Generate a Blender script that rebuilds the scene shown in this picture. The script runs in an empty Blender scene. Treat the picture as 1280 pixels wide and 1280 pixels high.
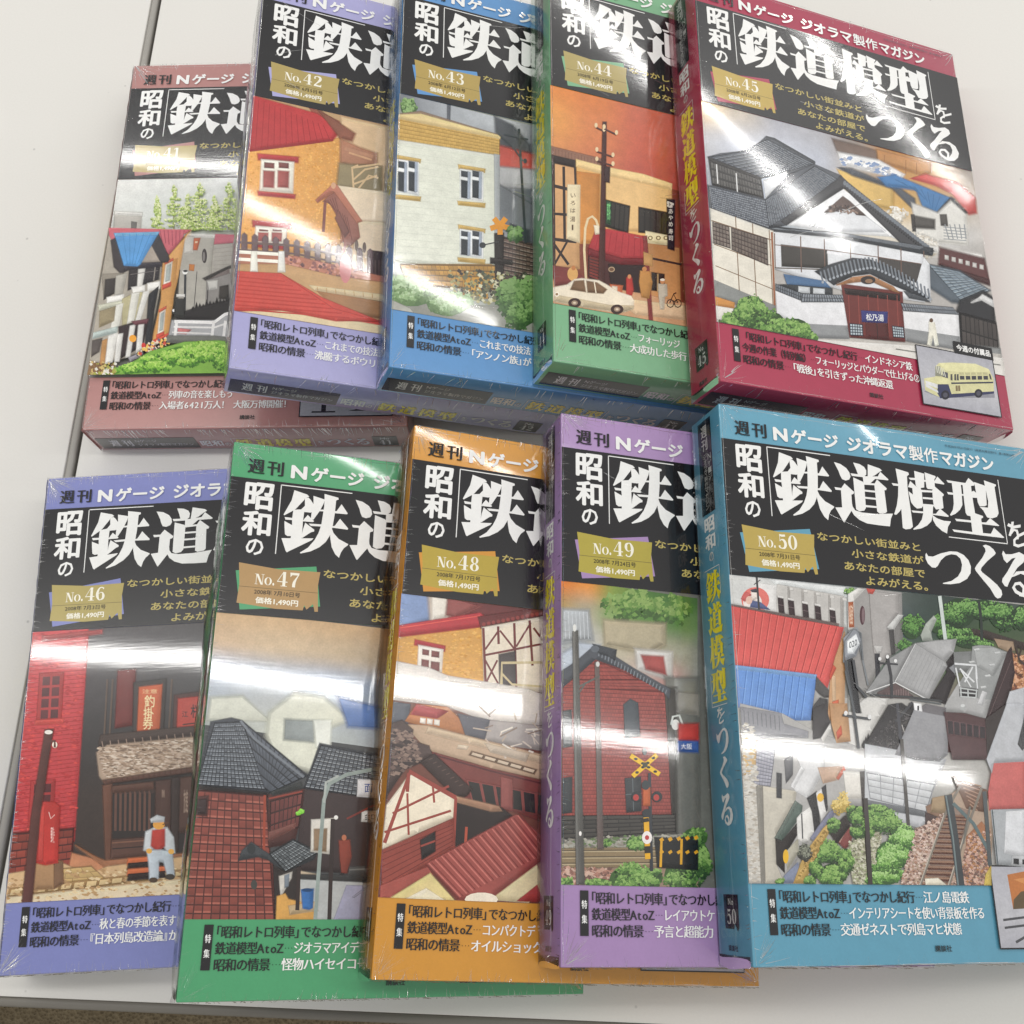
import bpy, math, random, bmesh
from mathutils import Vector, Matrix, Euler
from mathutils.geometry import tessellate_polygon

# ------------------------------------------------------------------ scene, camera, light
SC = bpy.context.scene
COL = SC.collection
MM = 0.001
FPX, TH, ROLL, HC = 1336.5951, 0.3358, -0.08981, 645.59133
FWD = Vector((0, math.sin(TH), -math.cos(TH)))
UP0 = Vector((0, math.cos(TH), math.sin(TH)))
XR = Vector((1, 0, 0)) * math.cos(ROLL) + UP0 * math.sin(ROLL)
UPV = UP0 * math.cos(ROLL) - Vector((1, 0, 0)) * math.sin(ROLL)
cam_d = bpy.data.cameras.new('camera')
cam = bpy.data.objects.new('camera', cam_d)
COL.objects.link(cam)
cam.matrix_world = Matrix.Translation((0, 0, HC * MM)) @ Matrix((XR, UPV, -FWD)).transposed().to_4x4()
cam_d.sensor_width = 36
cam_d.lens = 36 * FPX / 1280
cam_d.clip_start = 0.02
cam_d.clip_end = 50
SC.camera = cam

W = bpy.data.worlds.new('World')
SC.world = W
W.use_nodes = True
bgn = W.node_tree.nodes['Background']
bgn.inputs[0].default_value = (1.0, 0.985, 0.96, 1)
bgn.inputs[1].default_value = 0.56
SC.view_settings.view_transform = 'Standard'
SC.view_settings.look = 'None'
SC.view_settings.exposure = -0.06
SC.view_settings.gamma = 1.0

def tube_light(name, a, b, z, width, radiance):
    """a ceiling row of fluorescent tubes: a long thin area light facing down"""
    a = Vector((a[0], a[1], 0)) * MM
    b = Vector((b[0], b[1], 0)) * MM
    L = (b - a).length
    ld = bpy.data.lights.new(name, 'AREA')
    ld.shape = 'RECTANGLE'
    ld.size = L
    ld.size_y = width * MM
    ld.energy = radiance * math.pi * L * width * MM
    ld.color = (1.0, 0.985, 0.955)
    o = bpy.data.objects.new(name, ld)
    COL.objects.link(o)
    o.location = (a + b) / 2 + Vector((0, 0, z * MM))
    o.rotation_euler = (0, 0, math.atan2(b.y - a.y, b.x - a.x))
    return o
tube_light('ceiling_tube_light', (-4200, 990), (3150, 55), 1800, 38, 34)
tube_light('ceiling_tube_light', (-4200, 2675), (1500, 1385), 1800, 32, 36)
tube_light('ceiling_tube_light', (1650, 2590), (2380, 2332), 1800, 32, 62)
tube_light('ceiling_tube_light', (2480, 2538), (3540, 2185), 1800, 30, 66)
tube_light('ceiling_tube_light', (3000, 3334), (4900, 2912), 1800, 28, 74)

# ------------------------------------------------------------------ helpers
rnd = random.Random(7)
ALB = 0.86          # printed colours are given as they look on the photograph's paper white
def lin(v):
    return v / 12.92 if v <= 0.04045 else ((v + 0.055) / 1.055) ** 2.4
_lc = {}
def hexc(h):
    c = _lc.get(h)
    if c is None:
        c = tuple(min(1.0, max(0.0, lin(int(h[i:i + 2], 16) / 255) / ALB - 0.004)) for i in (0, 2, 4))
        _lc[h] = c
    return c

BOX_W, BOX_H, BOX_T = 205.7, 285.0, 33.0
POSE = {
41: (-241.68787, 578.1781, 0.05, 0.0, 0.0, -0.0844),
42: (-141.0945, 575.11839, 77.25573, 0.01003, 0.37142, -0.07793),
43: (-50.23612, 567.00182, 76.92969, 0.01049, 0.36699, -0.07767),
44: (43.69271, 561.68055, 80.07071, 0.02372, 0.36687, -0.07723),
45: (133.08868, 538.24465, 80.73177, 0.01199, 0.37787, -0.07965),
46: (-285.25357, 263.06186, 0.3, 0.0, 0.0, -0.03563),
47: (-161.55442, 246.95512, 70.87083, 4e-05, 0.3518, -0.09558),
48: (-60.78578, 248.34808, 68.60172, -0.00663, 0.34295, -0.12803),
49: (21.70251, 246.70426, 69.12995, -0.01428, 0.32598, -0.10507),
50: (107.18237, 240.29987, 77.97372, -0.0013, 0.33283, -0.09203)}
ROT = {k: Euler(p[3:], 'XYZ').to_matrix() for k, p in POSE.items()}
V1, V2, V3 = 20.7, 97.4, 248.4       # band / title panel / picture / band, mm from the top

def pix2mm(k, px, py):
    """a point of the photograph on cover k, in mm from the cover's top left corner"""
    d = FWD + XR * ((px - 640) / FPX) + UPV * ((640 - py) / FPX)
    R = ROT[k]
    n = R @ Vector((0, 0, 1))
    p0 = R @ Vector((0, 0, BOX_T)) + Vector(POSE[k][:3])
    o = Vector((0, 0, HC))
    t = (p0 - o).dot(n) / d.dot(n)
    l = R.transposed() @ (o + d * t - Vector(POSE[k][:3]))
    return l.x, -l.y

# ---- materials
def new_mat(name):
    m = bpy.data.materials.new(name)
    m.use_nodes = True
    return m, m.node_tree.nodes, m.node_tree.links, m.node_tree.nodes['Principled BSDF']

def film_bump(N, L, strength):
    """fine pull lines and soft waves of the tight shrink film over the print"""
    tc = N.new('ShaderNodeTexCoord')
    mp = N.new('ShaderNodeMapping'); mp.inputs['Scale'].default_value = (70, 900, 70)
    n1 = N.new('ShaderNodeTexNoise'); n1.inputs['Scale'].default_value = 1.0; n1.inputs['Detail'].default_value = 3
    mp2 = N.new('ShaderNodeMapping'); mp2.inputs['Scale'].default_value = (14, 22, 14)
    n2 = N.new('ShaderNodeTexNoise'); n2.inputs['Scale'].default_value = 1.0; n2.inputs['Detail'].default_value = 2
    L.new(tc.outputs['Object'], mp.inputs[0]); L.new(mp.outputs[0], n1.inputs['Vector'])
    L.new(tc.outputs['Object'], mp2.inputs[0]); L.new(mp2.outputs[0], n2.inputs['Vector'])
    b1 = N.new('ShaderNodeBump'); b1.inputs['Strength'].default_value = strength; b1.inputs['Distance'].default_value = 0.00006
    b2 = N.new('ShaderNodeBump'); b2.inputs['Strength'].default_value = 1.0; b2.inputs['Distance'].default_value = 0.00008
    L.new(n1.outputs[0], b1.inputs['Height']); L.new(n2.outputs[0], b2.inputs['Height'])
    L.new(b2.outputs[0], b1.inputs['Normal'])
    return b1

def print_material(name, grain, halo_rough=0.24, bump=0.085, alpha=False):
    m, N, L, B = new_mat(name)
    at = N.new('ShaderNodeAttribute'); at.attribute_name = 'Col'
    tc = N.new('ShaderNodeTexCoord')
    n = N.new('ShaderNodeTexNoise'); n.inputs['Scale'].default_value = 900; n.inputs['Detail'].default_value = 5; n.inputs['Roughness'].default_value = 0.7
    L.new(tc.outputs['Object'], n.inputs['Vector'])
    mr = N.new('ShaderNodeMapRange'); mr.inputs['From Min'].default_value = 0.3; mr.inputs['From Max'].default_value = 0.7
    mr.inputs['To Min'].default_value = 1 - grain; mr.inputs['To Max'].default_value = 1 + grain
    L.new(n.outputs[0], mr.inputs[0])
    n3 = N.new('ShaderNodeTexNoise'); n3.inputs['Scale'].default_value = 170; n3.inputs['Detail'].default_value = 6
    L.new(tc.outputs['Object'], n3.inputs['Vector'])
    mr3 = N.new('ShaderNodeMapRange'); mr3.inputs['From Min'].default_value = 0.3; mr3.inputs['From Max'].default_value = 0.7
    mr3.inputs['To Min'].default_value = 1 - grain * 0.8; mr3.inputs['To Max'].default_value = 1 + grain * 0.8
    L.new(n3.outputs[0], mr3.inputs[0])
    mu = N.new('ShaderNodeMath'); mu.operation = 'MULTIPLY'
    L.new(mr.outputs[0], mu.inputs[0]); L.new(mr3.outputs[0], mu.inputs[1])
    vm = N.new('ShaderNodeVectorMath'); vm.operation = 'SCALE'
    L.new(at.outputs['Color'], vm.inputs[0]); L.new(mu.outputs[0], vm.inputs['Scale'])
    L.new(vm.outputs[0], B.inputs['Base Color'])
    B.inputs['Roughness'].default_value = halo_rough
    if alpha: L.new(at.outputs['Alpha'], B.inputs['Alpha'])
    B.inputs['Specular IOR Level'].default_value = 0.36
    B.inputs['Coat Weight'].default_value = 1.0
    B.inputs['Coat Roughness'].default_value = 0.052
    B.inputs['Coat IOR'].default_value = 1.5
    bp = film_bump(N, L, bump)
    L.new(bp.outputs[0], B.inputs['Coat Normal'])
    L.new(bp.outputs[0], B.inputs['Normal'])
    return m
M_PIC = print_material('printed_photo_under_film', 0.10)
M_SOFT = print_material('printed_photo_soft_edges_under_film', 0.10, alpha=True)
M_INK = print_material('printed_ink_under_film', 0.03)

def plain(name, col, rough, noise=0.04, scale=60, coat=0.0, bump=0.0):
    m, N, L, B = new_mat(name)
    tc = N.new('ShaderNodeTexCoord')
    n = N.new('ShaderNodeTexNoise'); n.inputs['Scale'].default_value = scale; n.inputs['Detail'].default_value = 6
    L.new(tc.outputs['Object'], n.inputs['Vector'])
    cr = N.new('ShaderNodeMix'); cr.data_type = 'RGBA'
    cr.inputs[6].default_value = tuple(c * (1 - noise) for c in col) + (1,)
    cr.inputs[7].default_value = tuple(min(1, c * (1 + noise)) for c in col) + (1,)
    L.new(n.outputs[0], cr.inputs[0]); L.new(cr.outputs[2], B.inputs['Base Color'])
    B.inputs['Roughness'].default_value = rough
    B.inputs['Coat Weight'].default_value = coat
    if bump:
        b = N.new('ShaderNodeBump'); b.inputs['Strength'].default_value = bump; b.inputs['Distance'].default_value = 0.0004
        L.new(n.outputs[0], b.inputs['Height']); L.new(b.outputs[0], B.inputs['Normal'])
    return m

def film_material():
    m, N, L, B = new_mat('clear_shrink_film')
    out = N['Material Output']
    N.remove(B)
    tr = N.new('ShaderNodeBsdfTransparent'); tr.inputs[0].default_value = (0.985, 0.985, 0.98, 1)
    gl = N.new('ShaderNodeBsdfGlossy'); gl.inputs['Roughness'].default_value = 0.15
    fr = N.new('ShaderNodeFresnel'); fr.inputs[0].default_value = 1.38
    mx = N.new('ShaderNodeMixShader')
    ml = N.new('ShaderNodeMath'); ml.operation = 'MULTIPLY'; ml.inputs[1].default_value = 1.0; ml.use_clamp = True
    L.new(fr.outputs[0], ml.inputs[0]); L.new(ml.outputs[0], mx.inputs[0])
    L.new(tr.outputs[0], mx.inputs[1]); L.new(gl.outputs[0], mx.inputs[2])
    L.new(mx.outputs[0], out.inputs[0])
    return m
M_FILM = film_material()

# ---- flat print built as thin layers of ink
DZ = 0.0022         # mm between one layer of ink and the next
class Print:
    def __init__(self, mapf, z=0.0, clip=None):
        self.v = []; self.f = []; self.c = []; self.map = mapf; self.z = z; self.clip = clip
    def up(self, n=1): self.z += DZ * n
    def raw(self, pts, z=None):
        """pts: (x, y, r, g, b) in mm; one convex or concave outline"""
        z = self.z if z is None else z
        if self.clip:
            x0, y0, x1, y1 = self.clip
            if any(p[0] < x0 or p[0] > x1 or p[1] < y0 or p[1] > y1 for p in pts):
                for ax, lim, sg in ((0, x0, 1), (0, x1, -1), (1, y0, 1), (1, y1, -1)):
                    out = []
                    n = len(pts)
                    for i in range(n):
                        a = pts[i]; b = pts[(i + 1) % n]
                        da = (a[ax] - lim) * sg; db = (b[ax] - lim) * sg
                        if da >= 0: out.append(a)
                        if (da >= 0) != (db >= 0):
                            t = da / (da - db)
                            out.append(tuple(p + (q - p) * t for p, q in zip(a, b)))
                    pts = out
                    if len(pts) < 3: return
        b = len(self.v)
        for p in pts:
            self.v.append(self.map(p[0], p[1], z)); self.c.append(p[2:])
        if len(pts) <= 4:
            self.f.append(tuple(range(b, b + len(pts))))
        else:
            for t in tessellate_polygon([[Vector((p[0], p[1], 0)) for p in pts]]):
                self.f.append(tuple(b + i for i in t))
    def poly(self, pts, col, z=None):
        c = hexc(col) if isinstance(col, str) else col
        self.raw([(p[0], p[1]) + c for p in pts], z)
    def rect(self, x0, y0, x1, y1, col): self.poly([(x0, y0), (x1, y0), (x1, y1), (x0, y1)], col)
    def tri(self, pts, faces, col, z=None):
        """indexed faces that need no clipping"""
        c = hexc(col) if isinstance(col, str) else col
        z = self.z if z is None else z
        b = len(self.v)
        for p in pts:
            self.v.append(self.map(p[0], p[1], z)); self.c.append(c)
        for f in faces: self.f.append(tuple(b + i for i in f))
    def build(self, name, mat, parent):
        me = bpy.data.meshes.new(name)
        me.from_pydata([tuple(q * MM for q in p) for p in self.v], [], self.f)
        at = me.color_attributes.new('Col', 'FLOAT_COLOR', 'POINT')
        flat = []
        for c in self.c: flat += [c[0], c[1], c[2], c[3] if len(c) > 3 else 1.0]
        at.data.foreach_set('color', flat)
        # every face looks outward
        me.update()
        nrm = self.nrm
        flip = [p.index for p in me.polygons if p.normal.dot(nrm) < 0]
        if flip:
            bm = bmesh.new(); bm.from_mesh(me); bm.faces.ensure_lookup_table()
            bmesh.ops.reverse_faces(bm, faces=[bm.faces[i] for i in flip])
            bm.to_mesh(me); bm.free()
        me.materials.append(mat)
        o = bpy.data.objects.new(name, me)
        COL.objects.link(o); o.parent = parent
        return o

EPS = 0.08
def front(z=0.0, clip=None):
    p = Print(lambda x, y, h: (x, -y, BOX_T + EPS + h), z, clip); p.nrm = Vector((0, 0, 1)); return p
def spine(z=0.0):     # (along, depth)
    p = Print(lambda v, d, h: (-EPS - h, -v, BOX_T - d), z, None); p.nrm = Vector((-1, 0, 0)); return p
def foot(z=0.0):      # bottom face: (along, depth)
    p = Print(lambda x, d, h: (x, -BOX_H - EPS - h, BOX_T - d), z, None); p.nrm = Vector((0, -1, 0)); return p

# ---- lettering: outlines taken from Blender's own built-in font
_tc = {}
def glyphs(s, weight=0.0):
    key = (s, weight)
    if key in _tc: return _tc[key]
    cu = bpy.data.curves.new('t', 'FONT')
    cu.body = s; cu.resolution_u = 2; cu.offset = weight; cu.fill_mode = 'FRONT'; cu.dimensions = '2D'
    o = bpy.data.objects.new('t', cu)
    COL.objects.link(o)
    dg = bpy.context.evaluated_depsgraph_get()
    me = bpy.data.meshes.new_from_object(o.evaluated_get(dg))
    vs = [(v.co.x, -v.co.y) for v in me.vertices]
    fs = [tuple(p.vertices) for p in me.polygons]
    bpy.data.objects.remove(o); bpy.data.curves.remove(cu); bpy.data.meshes.remove(me)
    x0 = min(v[0] for v in vs); x1 = max(v[0] for v in vs); y0 = min(v[1] for v in vs); y1 = max(v[1] for v in vs)
    _tc[key] = (vs, fs, x0, y0, x1, y1)
    return _tc[key]

def spread(weight, mincho):
    """shifts that thicken a letter: sideways only for the mincho hand, all round for the gothic"""
    if mincho:
        n = 2 if mincho <= 0.03 else 3 if mincho < .06 else 4
        return [(-mincho + 2 * mincho * i / (n - 1), 0) for i in range(n)]
    if weight < 0.008: return [(0, 0)]
    w = weight; d = w * .7
    return [(d, d), (-d, d), (d, -d), (-d, -d)] + ([(w, 0), (-w, 0), (0, w), (0, -w)] if w > .025 else [])

def text(P, s, box, col, weight=0.012, mincho=0.0, xf=None, lift=True):
    """fit s into box (x0,y0,x1,y1 mm); mincho>0: thin cross strokes and thick stems"""
    vs, fs, x0, y0, x1, y1 = glyphs(s, 0.0)
    pad = mincho if mincho else weight
    bx0, by0, bx1, by1 = box
    sx = (bx1 - bx0) / max(x1 - x0 + 2 * pad, 1e-6); sy = (by1 - by0) / max(y1 - y0 + (0 if mincho else 2 * weight), 1e-6)
    if lift: P.up()
    for i, (o, q) in enumerate(spread(weight, mincho)):
        pts = [(bx0 + (v[0] - x0 + pad + o) * sx, by0 + (v[1] - y0 + (0 if mincho else weight) + q) * sy) for v in vs]
        if xf: pts = [xf(*p) for p in pts]
        P.tri(pts, fs, col, P.z + i * DZ * 0.3)
    if lift: P.up()

def mono(P, s, x, y, pitch, h, col, weight=0.012, mincho=0.0, aspect=None, xmax=None):
    """evenly pitched Japanese line; each sign keeps its own place in the em square"""
    P.up()
    ref = glyphs('国', 0.0)
    em = ref[4] - ref[2]; top = ref[3]
    sc = h / (ref[5] - ref[3]); sx = pitch * 0.88 / em
    for ch in s:
        if ch == ' ':
            x += pitch * 0.5; continue
        half = ch in 'AtoZ0123456789.,:' 
        adv = pitch * (0.62 if half else 1.0)
        if ch in '「『' : x -= pitch * 0.42
        if xmax and x + adv > xmax: break
        if ch == '…':
            for i in range(3):
                X = x + pitch * (.18 + .3 * i); P.rect(X, y + h * .46, X + h * .07, y + h * .53, col)
            x += pitch; continue
        g = glyphs(ch, 0.0)
        gw = g[4] - g[2]
        ox = (adv - gw * sx) / 2 - g[2] * sx if half else (ref[2] * 0 + (pitch - em * sx) / 2 - ref[2] * sx)
        for i, (o, q) in enumerate(spread(weight, mincho)):
            P.tri([(x + ox + (v[0] + o) * sx, y + (v[1] + q - top) * sc) for v in g[0]], g[1], col, P.z + i * DZ * 0.4)
        x += adv
        if ch in '」』': x -= pitch * 0.42
    P.up()
    return x

def stroke_pts(pts, w, taper=None):
    out_l = []; out_r = []
    n = len(pts)
    for i, p in enumerate(pts):
        a = pts[max(0, i - 1)]; b = pts[min(n - 1, i + 1)]
        dx, dy = b[0] - a[0], b[1] - a[1]
        L = math.hypot(dx, dy) or 1
        hw = (w if taper is None else w * taper[i]) / 2
        out_l.append((p[0] - dy / L * hw, p[1] + dx / L * hw)); out_r.append((p[0] + dy / L * hw, p[1] - dx / L * hw))
    return [[out_l[i], out_l[i + 1], out_r[i + 1], out_r[i]] for i in range(n - 1)]

# heavy brush-cut title letters, outlines in the title's own drawing units
def G(s): 
    v = [float(q) for q in s.replace(',', ' ').split()]
    return [(v[i], v[i + 1]) for i in range(0, len(v), 2)]
TITLE = {
'鉄': (960, 560, .07424, ['175,75 375,150 410,185 350,215 345,240 245,390 210,420 90,500 78,485 160,250',
 '350,210 400,200 440,240 490,310 500,440 470,455 380,445 320,405 370,340', '210,405 330,400 375,420 380,600 395,760 405,895 245,895 230,660 215,560',
 '100,527 218,545 218,580 120,572', '372,600 395,560 435,495 545,600 530,615', '108,595 238,670 242,850 190,850 150,820 125,700',
 '418,625 570,745 570,775 530,785 410,885 398,860 402,740', '108,885 580,890 560,920 245,1110 225,1125 205,1105',
 '470,172 645,235 640,300 600,430 530,575 490,560 485,430 490,300', '585,405 665,405 665,435 580,430', '825,430 850,430 905,315 1020,470 1010,485 825,465',
 '628,140 840,205 850,235 815,250 830,500 830,700 810,850 770,950 690,1040 570,1110 430,1145 415,1130 520,1050 600,920 640,800 660,660 655,350 640,220',
 '470,640 665,655 665,690 510,680', '828,685 860,680 920,560 1065,725 1060,745 825,710',
 '820,715 860,800 950,900 1105,990 1105,1005 1050,1060 1020,1130 1005,1220 940,1160 870,1040 830,900 812,820']),
'道': (1035, 570, .07424, ['90,105 200,140 300,210 350,280 370,350 350,400 290,418 230,395 195,330 170,260',
 '100,527 215,545 270,465 430,610 425,640 385,655 395,800 410,870 385,930 265,1125 245,1100 115,870 230,870 210,580 120,572',
 '385,870 410,860 450,920 560,955 800,980 1085,975 1050,1060 1035,1190 850,1170 650,1140 520,1080 430,1000 388,930',
 '415,115 520,140 600,190 635,250 635,320 600,345 500,325 465,230', '660,145 860,215 900,250 860,270 780,330 730,350 660,345',
 '370,295 580,325 620,345 830,350 870,270 1010,400 1000,415 780,390 570,360 395,340', '575,345 790,350 790,385 715,455 690,470 590,465',
 '415,365 580,440 600,480 630,880 600,925 520,935 465,900 440,650', '590,455 780,467 780,497 595,488',
 '770,480 815,400 980,550 970,580 940,580 985,940 960,965 860,970 820,940', '600,570 785,590 785,620 600,602', '605,690 800,712 800,742 605,722', '620,830 810,850 810,880 620,865']),
'模': (1110, 580, .07424, ['118,80 330,145 345,180 310,210 320,400 340,560 370,760 410,1060 370,1095 290,1105 240,1080 215,760 190,800 130,860 95,850 140,700 160,550 165,350',
 '50,325 168,340 168,375 80,368', '335,235 452,240 452,275 370,272', '328,392 365,290 470,390 540,410 560,470 580,700 560,745 480,755 430,715 380,650 340,480 335,462 410,520 400,410',
 '430,120 600,170 600,400 520,412 460,380', '605,145 790,210 790,235 770,260 780,390 740,430 660,425 640,400', '590,270 625,275 625,305 590,300',
 '770,300 820,215 940,340 930,350 775,325', '735,440 780,385 930,515 925,540 905,555 925,745 890,760 800,770 765,720 745,600',
 '535,438 745,455 745,485 560,478', '575,560 752,575 752,605 578,592', '575,675 762,690 758,722 575,722',
 '580,700 750,700 745,850 720,970 650,1040 550,1090 430,1110 412,1100 500,1030 560,940 585,830', '385,785 588,805 588,835 410,820', '745,845 800,840 865,755 1015,880 1005,895 745,860',
 '738,865 820,920 930,960 1045,970 1045,985 1000,1060 985,1175 900,1130 800,1040 750,950']),
'型': (1180, 590, .07424, ['30,140 280,180 350,190 400,105 500,190 500,232 440,240 380,240 120,192 55,180', '120,180 272,200 290,370 300,560 260,640 180,710 110,740 90,725 140,640 155,540 145,380',
 '40,340 325,380 325,405 60,380', '300,185 440,200 455,330 470,440 515,710 440,750 380,735 355,690 330,500', '450,340 490,320 530,355 565,440 460,437',
 '495,172 690,240 710,560 680,580 590,580 560,520 535,380 510,240', '660,145 860,215 865,240 840,255 910,700 880,760 800,785 720,770 695,730 650,650 590,590 730,605 735,500',
 '435,740 515,700 645,745 650,770 615,790 650,1050 470,1030', '175,790 455,820 455,855 200,830', '615,850 700,855 765,780 920,905 910,915 615,880',
 '130,970 480,1015 780,1045 830,940 1005,1105 990,1115 600,1070 160,1010']),
'つ': (1150, 660, .10156, ['70,310 95,350 150,355 250,315 360,290 450,295 530,335 590,400 620,480 615,560 570,630 480,680 370,695 275,690 275,680 380,655 460,600 500,530 510,450 490,380 440,335 380,325 310,345 250,400 210,470 185,492 140,488 90,440 62,380 60,330']),
'く': (1150, 660, .10156, ['765,220 800,208 850,225 900,270 925,310 915,330 820,410 750,490 740,520 760,550 850,620 940,700 995,770 1005,820 985,860 945,870 915,845 860,750 760,630 680,530 668,500 690,460 760,370 800,290 795,255']),
}
TITLE45 = {'る': ['855,325 880,360 940,370 1010,365 1055,395 1070,435 1045,460 990,490 940,550 905,600 890,630 865,620 840,580 845,555 890,510 950,430 975,405 940,405 890,435 860,400 845,350',
 '925,560 980,520 1060,530 1130,580 1170,660 1160,710 1120,745 1060,748 1000,725 1010,702 1060,705 1090,660 1095,620 1070,570 1020,545 970,555']}
TSTROKE = {'る': [('1045,712 1048,662 1010,622 968,620 948,645 972,685 1030,722', 26)],
 'を': [('905,118 960,150 1028,152', 24), ('952,103 945,155 922,215', 24), ('925,205 962,172 992,185 1003,230 996,256', 20), ('1085,212 1012,228 965,258 966,296 1002,314 1072,308', 24)]}
TG = {}
for ch, (ox, oy, s, L) in TITLE.items():
    TG[ch] = [[pix2mm(50, ox + a * s, oy + b * s) for a, b in G(q)] for q in L]
for ch, L in TITLE45.items():
    TG[ch] = [[pix2mm(45, 1070 + a * .109375, 120 + b * .109375) for a, b in G(q)] for q in L]
for ch, L in TSTROKE.items():
    TG.setdefault(ch, [])
    for q, w in L:
        for quad in stroke_pts(G(q), w):
            TG[ch].append([pix2mm(45, 1070 + a * .109375, 120 + b * .109375) for a, b in quad])
TGT = {}
for ch, L in TG.items():
    tl = []
    xs = [p[0] for q in L for p in q]; ys = [p[1] for q in L for p in q]
    for q in L:
        tl.append((q, [tuple(t) for t in tessellate_polygon([[Vector((p[0], p[1], 0)) for p in q]])]))
    TGT[ch] = (tl, min(xs), min(ys), max(xs), max(ys))
def title_glyph(P, ch, col, box=None):
    tl, x0, y0, x1, y1 = TGT[ch]
    for i, (q, fs) in enumerate(tl):
        if box:
            q = [(box[0] + (p[0] - x0) / (x1 - x0) * (box[2] - box[0]), box[1] + (p[1] - y0) / (y1 - y0) * (box[3] - box[1])) for p in q]
        P.tri(q, fs, col, P.z + i * DZ * 0.25)

# numerals of the issue plate: thick stems, hairline joins; (x, y, width) in a unit box
def ring(cx, cy, rx, ry, ix, iy, n=28):
    return [[(cx + a * math.cos(t), cy + b * math.sin(t)) for a, b, t in ((rx, ry, t0), (rx, ry, t1), (ix, iy, t1), (ix, iy, t0))]
            for t0, t1 in ((6.28319 * i / n, 6.28319 * (i + 1) / n) for i in range(n))]
def brush(pts):
    P3 = []
    n = len(pts)
    for i in range(n - 1):
        p0, p1, p2, p3 = pts[max(0, i - 1)], pts[i], pts[i + 1], pts[min(n - 1, i + 2)]
        for j in range(5):
            t = j / 5
            P3.append(tuple(.5 * (2 * b + (c - a) * t + (2 * a - 5 * b + 4 * c - d) * t * t + (3 * b - a - 3 * c + d) * t ** 3) for a, b, c, d in zip(p0, p1, p2, p3)))
    P3.append(pts[-1])
    return stroke_pts([(p[0], p[1]) for p in P3], 1.0, [max(.04, p[2]) for p in P3])
def rc(a, b, c, d): return [(a, b), (c, b), (c, d), (a, d)]
SIX = [(.82, .14, .14), (.62, .03, .07), (.36, .1, .12), (.2, .4, .26), (.2, .68, .27), (.36, .94, .12), (.52, .975, .06), (.76, .86, .2), (.8, .66, .26), (.7, .46, .12), (.5, .41, .05), (.3, .52, .05)]
NUM = {'0': ring(.5, .5, .46, .5, .19, .455), '1': [rc(.38, .02, .64, 1), rc(.14, .96, .88, 1)] + brush([(.14, .16, .05), (.28, .12, .08), (.44, .04, .1)]),
 '2': brush([(.2, .3, .2), (.2, .12, .12), (.45, .03, .07), (.72, .12, .24), (.76, .3, .28), (.5, .6, .14), (.14, .9, .06)]) + [[(.1, 1), (.12, .92), (.3, .8), (.55, .86), (.8, .84), (.92, .7), (.9, 1)]],
 '3': brush([(.2, .2, .2), (.3, .05, .1), (.5, .025, .06), (.72, .12, .22), (.74, .28, .24), (.6, .44, .08), (.42, .48, .05)]) + brush([(.42, .48, .05), (.65, .52, .1), (.8, .7, .28), (.74, .9, .18), (.5, .975, .06), (.26, .93, .12), (.18, .8, .2)]),
 '4': [rc(.52, 0, .78, 1), rc(.03, .66, .97, .72), rc(.36, .96, .94, 1)] + brush([(.56, .02, .05), (.3, .36, .05), (.05, .69, .05)]),
 '5': [[(.24, 0), (.5, .03), (.82, 0), (.84, .15), (.5, .18), (.27, .14)], rc(.24, .02, .29, .5)] + brush([(.25, .5, .05), (.4, .39, .07), (.66, .42, .18), (.82, .66, .28), (.7, .91, .18), (.45, .975, .06), (.24, .92, .13), (.18, .8, .2)]),
 '6': brush(SIX), '9': brush([(1 - a, 1 - b, c) for a, b, c in SIX]),
 '7': [[(.1, 0), (.94, 0), (.9, .16), (.3, .17), (.14, .32)]] + brush([(.9, .1, .06), (.66, .42, .14), (.5, .72, .26), (.48, 1, .28)]),
 '8': ring(.5, .25, .35, .25, .14, .21) + ring(.5, .74, .42, .26, .16, .22),
 'N': [rc(.14, 0, .2, 1), rc(.82, 0, .88, 1), rc(.02, .96, .34, 1), rc(.68, 0, 1, .04), rc(0, 0, .24, .04), [(.1, 0), (.36, 0), (.88, 1), (.66, 1)]],
 'O': ring(.5, .5, .5, .5, .24, .46), '.': ring(.5, .82, .5, .18, 0, 0, 10)}
def number(P, s, box, col, gap=.06):
    n = len(s); w = (box[2] - box[0]) / (n + gap * (n - 1)); P.up()
    for i, c in enumerate(s):
        x = box[0] + i * w * (1 + gap)
        for j, q in enumerate(NUM[c]):
            P.poly([(x + a * w, box[1] + b * (box[3] - box[1])) for a, b in q], col, P.z + j * DZ * .05)
    P.up(3)

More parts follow.
